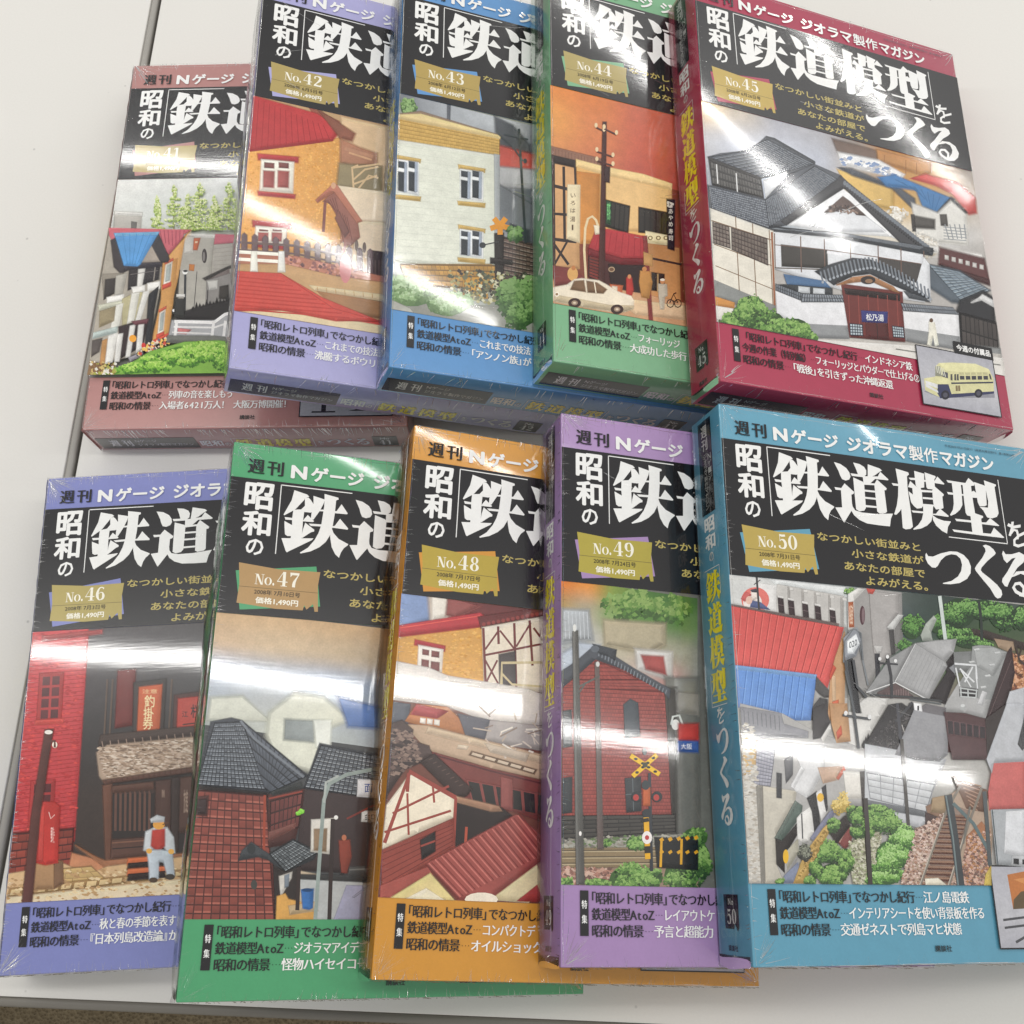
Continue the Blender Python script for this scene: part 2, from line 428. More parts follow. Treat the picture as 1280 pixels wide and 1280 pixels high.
# ---- pictures printed on the covers, drawn in the photograph's own view of each cover
class Art:
    def __init__(self, k):
        self.k = k; self.P = front(0.0, (0.0, V2, BOX_W, V3)); self.s = 430 / 1280; self.o = (0, 0); self.Q = front(0.0, (0.0, V2, BOX_W, V3)); self.soft = 0.5; self.shade = 1.0
        self.P.rect(0.01, V2, BOX_W - .01, V3, {41: '8c8c88', 42: 'b89870', 43: '8c9088', 44: '7c4030', 45: 'b0aca8', 46: '302c2a', 47: '404244', 48: '6c4034', 49: '6c6c66', 50: 'a8a6a2'}[k]); self.P.up()
        self.r = random.Random(k)
    def reg(self, ox, oy, s=430 / 1280): self.o = (ox, oy); self.s = s
    def m(self, x, y): return pix2mm(self.k, self.o[0] + x * self.s, self.o[1] + y * self.s)
    def pts(self, a): 
        if isinstance(a, str): return G(a)
        return a
    def p(self, col, a, g=0.12):
        a = self.pts(a); c = hexc(col)
        xs = [q[0] for q in a]; ys = [q[1] for q in a]
        cx, cy = sum(xs) / len(a), sum(ys) / len(a); R = max(max(xs) - min(xs), max(ys) - min(ys), 1) / 2
        an = self.r.uniform(0, 6.28); gx, gy = math.cos(an) * g, math.sin(an) * g
        gr = sum(c) / 3; c = tuple(q * .93 + gr * .07 for q in c)
        out = []
        for x, y in a:
            f = max(0.2, 1 + gx * (x - cx) / R + gy * (y - cy) / R)
            mx, my = self.m(x, y)
            out.append((mx, my, min(1, c[0] * f), min(1, c[1] * f), min(1, c[2] * f)))
        self.P.raw(out)
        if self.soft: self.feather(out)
        self.P.up()
    def feather(self, out):
        n = len(out)
        ar = sum(out[i][0] * out[(i + 1) % n][1] - out[(i + 1) % n][0] * out[i][1] for i in range(n))
        sg = 1 if ar > 0 else -1
        s = min(self.soft, .16 * math.sqrt(abs(ar) / 2))
        off = []
        for i in range(n):
            a, b, c = out[i - 1], out[i], out[(i + 1) % n]
            d1 = (b[0] - a[0], b[1] - a[1]); d2 = (c[0] - b[0], c[1] - b[1])
            l1 = math.hypot(*d1) or 1; l2 = math.hypot(*d2) or 1
            nx = (d1[1] / l1 + d2[1] / l2) * sg; ny = -(d1[0] / l1 + d2[0] / l2) * sg
            m = math.hypot(nx, ny)
            if m < .3: nx, ny, m = d1[1] * sg, -d1[0] * sg, l1
            k = min(1.6, 2 / max(m, .3)) if m <= 2 else 1
            off.append((b[0] + nx / m * s * k, b[1] + ny / m * s * k) + b[2:5] + (0.0,))
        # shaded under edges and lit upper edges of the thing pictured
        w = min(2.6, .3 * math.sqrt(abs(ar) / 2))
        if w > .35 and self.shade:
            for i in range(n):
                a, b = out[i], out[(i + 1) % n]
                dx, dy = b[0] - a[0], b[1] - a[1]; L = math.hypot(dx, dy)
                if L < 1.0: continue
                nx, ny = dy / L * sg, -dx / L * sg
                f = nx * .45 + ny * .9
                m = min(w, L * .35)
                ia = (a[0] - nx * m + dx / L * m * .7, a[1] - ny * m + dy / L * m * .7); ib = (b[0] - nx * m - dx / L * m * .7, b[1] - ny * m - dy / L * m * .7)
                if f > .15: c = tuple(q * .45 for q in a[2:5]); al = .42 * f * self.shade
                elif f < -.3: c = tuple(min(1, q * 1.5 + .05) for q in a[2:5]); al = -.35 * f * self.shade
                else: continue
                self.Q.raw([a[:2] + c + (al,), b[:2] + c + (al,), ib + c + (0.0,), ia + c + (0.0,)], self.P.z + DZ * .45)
        z = self.P.z + DZ * .35
        for i in range(n):
            j = (i + 1) % n
            self.Q.raw([out[i] + (.8,), out[j] + (.8,), off[j], off[i]], z)
    def l(self, col, w, a):
        a = self.pts(a); c = hexc(col)
        for q in stroke_pts(a, w): self.P.raw([self.m(*t) + c for t in q])
        self.P.up()
    def field(self, quad, rows, sub=5):
        q = self.pts(quad); M = [[hexc(c) for c in r.split()] for r in rows]
        nr, nc = len(M), len(M[0])
        U = (nc - 1) * sub; V = (nr - 1) * sub
        def pos(u, v):
            a = [(q[0][i] * (1 - u) + q[1][i] * u) * (1 - v) + (q[3][i] * (1 - u) + q[2][i] * u) * v for i in (0, 1)]
            return self.m(*a)
        def colr(i, j):
            a, b = divmod(i, sub); c, d = divmod(j, sub)
            if a >= nc - 1: a, b = nc - 2, sub
            if c >= nr - 1: c, d = nr - 2, sub
            t = b / sub; t = t * t * (3 - 2 * t); s = d / sub; s = s * s * (3 - 2 * s)
            f = 1 + self.r.uniform(-.012, .012)
            return tuple(((M[c][a][n] * (1 - t) + M[c][a + 1][n] * t) * (1 - s) + (M[c + 1][a][n] * (1 - t) + M[c + 1][a + 1][n] * t) * s) * f for n in range(3))
        gp = [[pos(i / U, j / V) + colr(i, j) for i in range(U + 1)] for j in range(V + 1)]
        for j in range(V):
            for i in range(U):
                self.P.raw([gp[j][i], gp[j][i + 1], gp[j + 1][i + 1], gp[j + 1][i]])
        self.P.up()
    def tiles(self, quad, nu, nv, col, gap=None, j=0.18, gu=0.12, gv=0.2, hi=None, stag=False):
        """a quad covered by rows of small pieces with dark joints and a light edge on each"""
        q = self.pts(quad)
        if gap: self.p(gap, q, 0.05)
        c = hexc(col); h = hexc(hi) if hi else None
        def pos(u, v):
            u = min(1, max(0, u))
            return self.m(*[(q[0][i] * (1 - u) + q[1][i] * u) * (1 - v) + (q[3][i] * (1 - u) + q[2][i] * u) * v for i in (0, 1)])
        for b in range(nv):
            off = 0.5 if stag and b % 2 else 0.0
            for a in range(-1 if off else 0, nu):
                u0, u1 = (a + off + gu / 2) / nu, (a + off + 1 - gu / 2) / nu
                v0, v1 = (b + gv / 2) / nv, (b + 1 - gv / 2) / nv
                if u1 <= 0 or u0 >= 1: continue
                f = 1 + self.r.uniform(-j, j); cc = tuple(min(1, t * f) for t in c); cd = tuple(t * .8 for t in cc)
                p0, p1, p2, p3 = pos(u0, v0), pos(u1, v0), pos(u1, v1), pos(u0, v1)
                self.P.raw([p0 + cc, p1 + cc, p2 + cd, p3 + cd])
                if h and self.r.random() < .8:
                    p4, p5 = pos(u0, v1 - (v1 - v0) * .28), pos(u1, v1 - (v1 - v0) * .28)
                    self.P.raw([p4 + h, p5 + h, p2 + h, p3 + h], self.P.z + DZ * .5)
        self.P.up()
    def leaves(self, ells, n, size, cols, dark=None):
        cs = [hexc(c) for c in cols]; z0 = self.P.z
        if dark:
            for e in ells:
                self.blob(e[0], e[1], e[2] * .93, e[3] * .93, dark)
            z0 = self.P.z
        tot = sum(e[2] * e[3] for e in ells)
        for e in ells:
            cnt = int(n * 2.6 * e[2] * e[3] / tot) + 1
            m = max(1, min(9, cnt // 22))
            cl = [(e[0], e[1], e[2], e[3], 0)] if m < 3 else []
            if m >= 3:
                for _ in range(m + 3):
                    a = self.r.uniform(0, 6.28); R = math.sqrt(self.r.random()) * .72; q = self.r.uniform(.28, .55)
                    cl.append((e[0] + e[2] * R * math.cos(a), e[1] + e[3] * R * math.sin(a), e[2] * q, e[3] * q, self.r.uniform(-.15, .15)))
            cl.sort(key=lambda c: c[1])
            for ci, c4 in enumerate(cl):
                for _ in range(cnt // len(cl) + 1):
                    a = self.r.uniform(0, 6.28); R = math.sqrt(self.r.random()) * (1 + .18 * self.r.random())
                    x = c4[0] + c4[2] * R * math.cos(a); y = c4[1] + c4[3] * R * math.sin(a)
                    s = size * .62 * self.r.uniform(.4, 1.3); an = self.r.uniform(0, 6.28)
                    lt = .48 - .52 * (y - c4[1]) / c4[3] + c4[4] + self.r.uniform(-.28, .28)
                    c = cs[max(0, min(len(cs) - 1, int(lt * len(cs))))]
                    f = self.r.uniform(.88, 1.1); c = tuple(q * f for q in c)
                    ps = [(x + s * math.cos(an + t) * q, y + s * math.sin(an + t) * q) for t, q in ((0, 1), (1.5, .6), (2.9, 1), (4.4, .7))]
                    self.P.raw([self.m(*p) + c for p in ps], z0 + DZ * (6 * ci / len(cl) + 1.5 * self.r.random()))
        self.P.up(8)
    def spk(self, quad, n, size, cols, asp=1.0):
        q = self.pts(quad); cs = [hexc(c) for c in cols]; z0 = self.P.z
        for _ in range(n):
            u, v = self.r.random(), self.r.random()
            x, y = [(q[0][i] * (1 - u) + q[1][i] * u) * (1 - v) + (q[3][i] * (1 - u) + q[2][i] * u) * v for i in (0, 1)]
            s = size * self.r.uniform(.4, 1.2); c = self.r.choice(cs); an = self.r.uniform(-.4, .4)
            ps = [(x + s * asp * math.cos(an + t), y + s * math.sin(an + t)) for t in (0, 1.3, 3.0, 4.5)]
            self.P.raw([self.m(*p) + c for p in ps], z0 + DZ * 4 * self.r.random())
        self.P.up(5)
    def blob(self, cx, cy, rx, ry, col, n=14, edge=None):
        c = hexc(col); e = hexc(edge) if edge else c
        ce = self.m(cx, cy) + c
        ring = [self.m(cx + rx * math.cos(t * 6.2832 / n), cy + ry * math.sin(t * 6.2832 / n)) + e for t in range(n)]
        for i in range(n): self.P.raw([ce, ring[i], ring[(i + 1) % n]])
        self.P.up()
    def win(self, quad, frame, pane, nu=2, nv=2, t=.18, cols=None):
        self.p(frame, quad, .05)
        q = self.pts(quad)
        self.tiles(quad, nu, nv, pane, None, .15, t * 2, t * 2)
    def txt(self, s, col, box, weight=0.01, skew=0.0):
        x0, y0, x1, y1 = box
        vs, fs, a0, b0, a1, b1 = glyphs(s, weight)
        pts = []
        for v in vs:
            u = (v[0] - a0) / (a1 - a0); w = (v[1] - b0) / (b1 - b0)
            X = x0 + u * (x1 - x0); pts.append(self.m(X, y0 + w * (y1 - y0) + skew * u))
        if all(0 <= p[0] <= BOX_W and V2 <= p[1] <= V3 for p in pts): self.P.tri(pts, fs, col)
        self.P.up()
# ------------------------------------------------------------------ the ten printed pictures
GREENS = ['2c4424', '3c5c2c', '4f7638', '6a9248', '8aae60']
BRIGHT = ['3a6820', '56902a', '74ac38', '92c44c', 'b0d468']

def pic41():
    A = Art(41); A.soft = 1.6; A.reg(0, 0)
    A.field('430,665 980,650 960,900 400,900', ['e0e0dc dadcd8 dcdedc', 'd6d8d4 ccd0cc c8ccc8', 'c0c4c0 b8bcb4 a8aca0'])
    A.p('b4b0a8', '430,790 525,795 520,860 425,862'); A.p('6a6864', '490,825 508,828 505,860 490,858'); A.p('e4e2dc', '430,788 528,793 527,803 430,797')
    r = A.r
    for cx, h, wd in ((585, 125, .5), (648, 165, .8), (700, 130, .6), (745, 172, .9), (800, 120, .7), (855, 170, 1.1), (905, 150, 1), (960, 160, 1)):
        A.l('8c8c5c', 4, [(cx, 862), (cx - 3, 862 - h)])
        for i in range(15):
            y = 862 - h + i * h / 15; w = (6 + h * .42 * (i / 15) ** .8) * wd
            for sg in (-1, 1):
                if r.random() < .85:
                    L = w * r.uniform(.4, 1.15)
                    A.leaves([(cx + sg * L * .5, y + L * .12, L * .55, r.uniform(4, 8))], 9, 7, ['7a9444', '98b054', 'aec468', 'c8d490', 'dce0b0'])
    A.soft = .9
    A.reg(110, 270, .1923)
    A.p('c05a66', '150,100 680,112 540,268 500,230 160,200', .08)
    for i in range(7): A.l('94404e', 5, [(480 + i * 26, 112), (455 + i * 22 + 40, 190 + i * 8)])
    A.p('c06070', '835,140 1080,150 1080,190 830,212', .08)
    A.p('a49f96', '820,210 1080,190 1080,620 790,620', .1)
    for i in range(9): A.l('948f88', 3, [(825, 235 + i * 26), (1080, 205 + i * 30)])
    A.p('aaa69c', '640,140 830,150 822,220 790,600 690,640 600,640 610,330', .14); A.p('dedbd4', '655,138 832,145 828,162 655,152'); A.p('c2beb6', '640,150 700,160 690,260 640,260')
    A.p('b85c34', '703,168 738,166 720,240 698,238'); A.p('e0c0a0', '708,186 724,185 722,196 707,197'); A.p('c07838', '672,335 702,338 698,375 670,372')
    A.blob(768, 280, 17, 48, '3a3434'); A.blob(764, 284, 8, 30, '7c7674'); A.l('4a4646', 5, '720,380 700,620')
    A.p('46423f', '760,425 930,345 1080,330 1080,345 935,358 775,437', .05); A.p('786c68', '790,435 925,365 930,430', .06)
    A.p('8c8884', '785,440 1080,350 1080,560 780,600', .06); A.p('cac8c2', '790,445 850,440 848,490 800,500'); A.p('38332f', '870,480 920,470 925,560 865,555', .1); A.l('403c3c', 8, '790,500 785,590')
    # ochre house
    A.p('d29c58', '540,280 680,118 640,150 600,400 540,640 440,860 430,820 500,560 480,420', .1); A.p('c9934e', '500,320 590,300 560,600 530,800 430,850 490,560', .08)
    for x, y, w, h in ((520, 340, 38, 130), (482, 650, 32, 140)): A.p('e4ddd0', [(x, y), (x + w, y - 22), (x + w - 16, y + h - 12), (x - 14, y + h)]); A.p('a8b0ac', [(x + 8, y + 6), (x + w - 8, y - 6), (x + w - 18, y + h - 34), (x - 2, y + h - 26)]); A.p('cc4c38', [(x - 22, y + h), (x + w - 8, y + h - 20), (x + w - 8, y + h + 4), (x - 22, y + h + 26)]); A.p('cc5c40', [(x - 6, y - 22), (x + w + 8, y - 46), (x + w + 6, y - 30), (x - 8, y - 6)])
    A.p('d84c30', '425,835 535,780 530,800 425,870', .05)
    # row of pale shops with balconies
    A.p('a79f92', '150,150 250,350 490,320 480,480 400,880 240,940 100,970 20,1000 110,400', .12)
    A.p('2f2b2e', '285,345 480,325 470,430 275,500', .1); A.p('dedcd6', '345,345 385,345 360,480 335,490'); A.l('8c847c', 7, '450,350 440,440'); A.l('6c6664', 4, '290,400 470,375')
    A.p('3a3436', '165,180 200,160 250,340 275,370 230,395 185,350', .1); A.p('353135', '468,130 540,300 530,318 490,322 425,215', .08); A.p('a4988c', '425,218 480,322 350,330', .08); A.p('3c3840', '240,340 350,330 490,322 490,345 260,370', .05)
    A.p('4f96d2', '188,135 470,128 352,332 335,345 250,340', .12); A.p('78b4e0', '188,135 470,128 462,142 192,150', .03)
    for i in range(5): A.l('3f80b8', 4, [(240 + i * 45, 135), (270 + i * 16, 335)])
    A.p('8c8478', '110,400 240,395 230,470 120,560', .1); A.p('3c3634', '130,435 200,425 185,520 120,560', .1); A.p('b0aca2', '200,410 265,395 235,530 190,540', .08)
    for q in ('140,550 245,532 240,568 140,590', '300,485 380,472 380,510 310,525', '402,460 478,448 476,490 402,505'): A.p('ebe9e3', q, .03)
    A.p('c8c8b4', '85,600 245,570 240,600 90,630', .04); A.p('b5ad86', '240,560 310,525 390,515 400,540 330,690 240,745', .08); A.p('dcdad0', '300,525 345,520 310,700 270,720', .04); A.p('dcdad0', '200,600 240,590 210,760 150,800', .04)
    A.p('28282c', '410,530 470,480 440,640 425,860 385,880', .12); A.p('e0ded8', '375,515 410,510 350,700 325,700', .04); A.p('9a8c6c', '95,640 190,610 180,700 90,740', .12)
    A.p('b4c0bc', '50,780 205,740 200,775 45,815', .05); A.p('302426', '215,740 400,690 395,730 370,860 230,940', .12)
    for q in ('290,735 318,728 285,930 262,935', '345,720 375,712 358,880 328,905', '205,790 238,785 215,960 190,965'): A.p('dfddd8', q, .04)
    A.p('704048', '300,705 405,690 395,715 320,725', .05); A.p('b88850', '110,830 150,815 130,980 95,985', .1); A.p('5c5450', '45,830 105,815 85,900 40,930', .1)
    A.blob(305, 815, 24, 24, 'e8a038'); A.blob(375, 860, 14, 18, 'c83c34'); A.blob(390, 885, 16, 10, 'e0c878')
    A.p('e4e2dc', '150,800 205,780 170,965 130,975', .05); A.p('9c98a0', '280,940 360,905 350,930 290,960', .05)
    A.spk('400,850 540,800 540,850 330,930', 90, 12, ['382c2c', 'e0d0b8', 'c85040', '68606c', 'e8c060'])
    # hedge wall, footbridge
    A.l('303438', 14, '645,385 640,640'); A.blob(643, 385, 17, 16, 'e8e8e4'); A.blob(645, 378, 15, 8, '383838'); A.blob(572, 640, 16, 18, '303030'); A.blob(570, 634, 9, 9, 'ececec'); A.l('34302e', 5, '610,370 590,520 575,640')
    for i in range(18): x = 690 + i * 22; y = 640 - i * 5; A.p('231f20', [(x - 8, y + 30), (x - 6, y - 10), (x + 4, y - 30 - 12 * ((i * 5) % 3)), (x + 14, y - 14), (x + 26, y + 30)])
    A.p('231f20', '585,660 690,625 1080,540 1080,690 830,695 590,690', .08); A.p('30302e', '585,560 640,560 635,680 580,670', .1); A.p('dcdad4', '590,530 640,530 640,545 590,545')
    A.p('a8a8aa', '560,700 830,700 1080,600 1080,850 540,800', .06); A.p('c07070', '600,750 680,760 650,785 600,780', .1)
    A.l('eceae8', 20, '575,705 830,712 900,660 1080,610'); A.l('dcdad8', 12, '570,740 830,745 1080,660'); A.l('d4d2d0', 10, '560,775 830,785')
    for x in (590, 830, 905): A.l('e4e2e0', 18, [(x, 700), (x - 12, 800)])
    A.p('6f706a', '530,800 830,800 1080,830 1080,850 530,840', .06)
    A.p('7cae3c', '80,1020 260,1000 420,900 640,840 860,830 1080,860 1080,1060 70,1060', .06)
    A.leaves([(640, 930, 150, 70), (800, 900, 130, 60), (950, 940, 130, 80), (480, 970, 120, 60), (320, 1010, 100, 34), (150, 1030, 80, 20)], 1500, 18, BRIGHT, '4a7c28')
    A.p('8c6c48', '30,960 90,980 80,1060 10,1060', .1); A.spk('30,960 200,980 190,1050 20,1050', 90, 12, ['c8b070', '7a5a38', 'a0a048', 'e0dcd0'])
    return A

def pic42():
    A = Art(42); A.soft = 1.2; A.reg(0, 0)
    A.field('930,350 1480,520 1480,760 900,700', ['c8a078 d0b088 c8ac84', 'b88858 c8a880 c0a078', 'a87848 a88860 b89468'])
    A.p('8a4a38', '1150,398 1400,520 1400,560 1330,540 1180,450'); A.p('a87050', '1265,480 1310,500 1300,900 1268,900')
    A.p('d89a48', '925,560 1268,515 1275,640 1262,905 1110,940 880,915', .12)
    A.spk('925,560 1262,520 1262,900 890,900', 1500, 4, ['e0a858', 'cc8c3c', 'd49444', 'e4b060'])
    A.p('b82c30', '943,358 1180,425 1268,485 1235,522 925,562', .12)
    for i in range(14): A.l('98242a', 2.5, [(943 + i * 20, 362 + i * 8), (927 + i * 23, 558 - i * 3)])
    A.l('8c2428', 7, '925,562 1240,522')
    def window(x, y, w, h):
        A.p('b43438', [(x - 14, y - 26), (x + w + 22, y - 14), (x + w + 20, y + 4), (x - 12, y - 6)])
        A.p('ece4d6', [(x, y - 4), (x + w + 4, y + 6), (x + w, y + h), (x - 6, y + h - 10)])
        for a in (0, 1):
            X = x + 10 + a * (w / 2 - 2)
            A.p('7a4440', [(X, y + 6), (X + w * .3, y + 9), (X + w * .3, y + h * .22), (X, y + h * .2)])
            A.p('a04c48', [(X - 2, y + h * .32), (X + w * .3, y + h * .34), (X + w * .28, y + h * .82), (X - 3, y + h * .8)])
        A.p('b43438', [(x - 14, y + h - 4), (x + w + 10, y + h + 8), (x + w + 8, y + h + 20), (x - 12, y + h + 8)])
    window(975, 600, 112, 118)
    window(955, 848, 105, 60)
    # shed at the right
    A.reg(100, 75); A.soft = 2.2
    A.p('d4b48c', '975,215 1185,262 1185,610 975,500', .1); A.p('8c5440', '880,180 1020,275 1010,300 970,290')
    A.p('a87458', '975,300 1040,330 1100,350 1100,390 1010,400 975,380'); A.p('8a7c5c', '968,390 1120,400 1120,500 960,470', .2); A.soft = .8
    A.l('b48468', 12, '985,330 1090,360'); A.l('c89c78', 7, '1000,345 1085,372')
    for q in ('1018,480 1012,400 1035,392', '1012,402 1110,388', '1018,445 1060,408 1110,398', '1035,480 1075,430 1110,440', '1020,462 1105,430'): A.l('cdb088', 7, q)
    A.p('e4cfb2', '955,468 1185,500 1185,612 1040,602', .06); A.p('dcc6a8', '1030,600 1185,608 1185,740 1075,745 1020,700', .05)
    A.p('915a4c', '905,527 945,488 1032,605 1040,660 1008,690 985,690 962,590 930,533', .1)
    for i in range(10): A.l('6e4038', 3, [(912 + i * 9, 522 + i * 7 if i > 4 else 524 - i * 3), (940 + i * 8, 545 + i * 14)])
    A.p('b47058', '878,522 945,460 958,470 1048,600 1030,606 946,490 884,530', .06); A.blob(943, 468, 9, 12, 'c89c7c')
    A.l('7a4840', 11, '912,530 905,640'); A.l('8a5448', 10, '1000,640 978,720'); A.p('7a4a40', '960,560 1000,640 985,660 950,590')
    A.blob(1029, 690, 7, 20, '5a4840'); A.blob(1058, 698, 7, 20, '5a4840'); A.p('3a2c2c', '1080,710 1185,722 1185,835 1080,822', .1)
    for i in range(4): A.l('5a4844', 4, [(1084 + i * 14, 745), (1084 + i * 14, 820)])
    A.reg(0, 0)
    # pickets
    for i in range(13):
        x = 900 + i * 39; y = 868 + i * 5
        A.p('6a5458', [(x, y + 8), (x + 9, y), (x + 18, y + 8), (x + 18, y + 90), (x, y + 88)])
    A.l('64504e', 9, '885,902 1100,915 1300,960'); A.l('64504e', 7, '885,930 1100,945 1290,985')
    A.p('b07058', '880,945 1100,955 1300,1000 1420,1030 1420,1060 1150,1030 880,1000', .1)
    A.spk('1050,950 1330,1000 1330,1040 1050,1000', 150, 8, ['8a5a58', 'b87a68', '6a4a4a', 'c89080'])
    A.p('c09868', '878,985 1060,985 1250,1030 1480,1060 1480,1180 1200,1120 1060,1040 875,1030', .12)
    A.p('dcc49c', '1150,1062 1480,1105 1480,1135 1170,1080'); 
    for i in range(8): A.l('a87c50', 2, [(1180 + i * 34, 1068 + i * 4), (1182 + i * 34, 1086 + i * 4)])
    A.p('a0744c', '1180,1085 1480,1135 1480,1195 1260,1160')
    for Y in (938, 965): A.l('f2ecdf', 12, [(885, Y), (1052, Y + 10)])
    for X in (945, 1047): A.p('f2ecdf', [(X - 8, 938), (X + 8, 938), (X + 12, 1012), (X - 12, 1012)])
    A.blob(1285, 1000, 22, 55, 'c88080'); A.blob(1290, 960, 10, 12, 'e0b098')
    A.p('c84438', '873,1020 1045,1020 1200,1110 1420,1200 1480,1240 1480,1300 868,1290', .12)
    for i in range(14): A.l('b03830', 6, [(880 - i * 2, 1035 + i * 18), (1060 + i * 34, 1035 + i * 18 + 8 * i ** .6)])
    A.p('ddc8a0', '868,1160 980,1150 1250,1185 1480,1225 1480,1290 1200,1240 865,1170', .04)
    A.p('c84438', '868,1010 1045,1020 1240,1150 1420,1200 1250,1195 1050,1155 868,1158', .12)
    for i in range(9): A.l('b43a32', 5, [(873, 1030 + i * 15), (1060 + i * 30, 1048 + i * 17)])
    return A

def pic43():
    A = Art(43); A.soft = 1.5; A.reg(425, 0)
    A.field('200,340 760,480 760,960 560,900', ['70747a a0a4aa b8bcc2 88888c', '8a8c94 b0b4b8 585c64 50545c', '9a9c9c 888c90 70747a 60646a', 'a0a4a4 90949a 74787e 686c72'])
    A.soft = 2.4; A.shade = .5
    A.p('5c6068', '400,385 410,385 408,450 400,448'); A.p('44484e', '580,440 640,470 700,540 700,590 590,560', .2)
    A.p('c04c40', '590,545 760,590 760,640 590,625'); A.p('b0b0b4', '590,625 760,640 760,700 590,690')
    A.p('6a6e74', '590,690 760,790 760,920 590,840', .2); A.p('3c4046', '640,840 700,860 700,950 640,930')
    A.soft = .8; A.shade = 1
    A.leaves([(255, 400, 32, 36)], 140, 9, ['46603a', '688a50', '8cac70'], '3a5030')
    A.p('8a7460', '215,425 300,415 600,505 590,520 215,440')
    A.tiles('215,432 592,515 592,578 215,522', 26, 6, 'cba65c', 'a8823c', .08, .06, .22, stag=True)
    A.p('e0c890', '215,428 300,425 596,507 594,516 215,440')
    A.p('d8dacc', '215,522 590,580 592,990 400,990 200,972', .06)
    for i in range(18): A.l('ccd0c2', 1.6, [(213, 540 + i * 25), (590, 596 + i * 23)])
    A.p('a8acb0', '575,575 592,578 592,990 578,990')
    def window(x, y, w, h, first=True):
        A.p('c8a860', [(x - 6, y - 18), (x + w + 8, y - 2), (x + w + 6, y + 10), (x - 4, y - 4)])
        A.p('e8ecf4', [(x, y - 2), (x + w, y + 10), (x + w, y + h), (x, y + h - 12)])
        for a in (0, 1):
            X = x + 5 + a * w * .5
            A.p('3a4048', [(X, y + 5), (X + w * .3, y + 9), (X + w * .3, y + h * .24), (X, y + h * .2)])
            A.p('30363c', [(X, y + h * .34), (X + w * .3, y + h * .37), (X + w * .28, y + h * .9), (X, y + h * .86)])
            A.p('a4aebe', [(X + w * .3, y + 9), (X + w * .38, y + 11), (X + w * .36, y + h * .9), (X + w * .28, y + h * .9)])
        A.p('c8a860', [(x - 8, y + h), (x + w + 8, y + h + 8), (x + w + 6, y + h + 22), (x - 6, y + h + 12)])
    window(213, 596, 78, 130); window(447, 632, 84, 118); window(447, 856, 84, 104)
    # fence, level-crossing signal, blurred greens
    A.p('a07c40', '225,985 560,985 600,1000 600,1080 250,1060', .15)
    A.tiles('225,985 580,990 590,1075 250,1060', 22, 4, 'b88c48', '7a5c34', .2, .1, .25, stag=True)
    A.p('5a4842', '600,880 760,920 760,1060 590,1040', .2)
    A.tiles('605,885 760,925 760,1050 595,1020', 12, 8, '6a564e', '382c2a', .25, .1, .35, '94847a')
    A.p('8c8c84', '195,1120 720,1150 760,1300 190,1290')
    A.p('2c2624', '575,870 608,868 605,1100 580,1110', .2); A.p('2c2624', '560,960 640,970 640,985 560,980')
    for a in range(5):
        an = a * 1.2566 + .3
        A.l('d89030', 20, [(595, 840), (595 + 38 * math.cos(an), 840 + 34 * math.sin(an))])
    A.blob(530, 913, 12, 11, '30343a'); A.l('3a3a3c', 4, '530,913 590,900')
    A.p('c89434', '460,1035 545,1032 548,1110 458,1108', .1)
    for i in range(4): A.l('7a5a28', 5, [(465 + i * 22, 1040), (460 + i * 22, 1105)])
    A.spk('400,1000 720,1020 720,1140 420,1120', 320, 9, ['3a3430', '6a6a50', '9a9464', 'c8c4a8', '4a5040'])
    A.leaves([(270, 1090, 90, 55), (400, 1130, 85, 50), (215, 1060, 40, 30)], 700, 15, ['5a7848', '6e8e5a', '88a674', 'a4bc90'], '4c6a3e')
    A.leaves([(670, 1130, 75, 100), (650, 870, 30, 30)], 700, 15, ['34522c', '486a3a', '5f8448', '7c9e60'], '304a28')
    A.p('a8a8a0', '195,1120 260,1150 300,1200 190,1200')
    A.l('30383c', 9, '665,480 690,905'); A.l('3c4448', 6, '590,500 640,545 680,600'); A.l('3c4448', 5, '610,500 700,520'); A.blob(688, 600, 7, 9, '30383c')
    return A

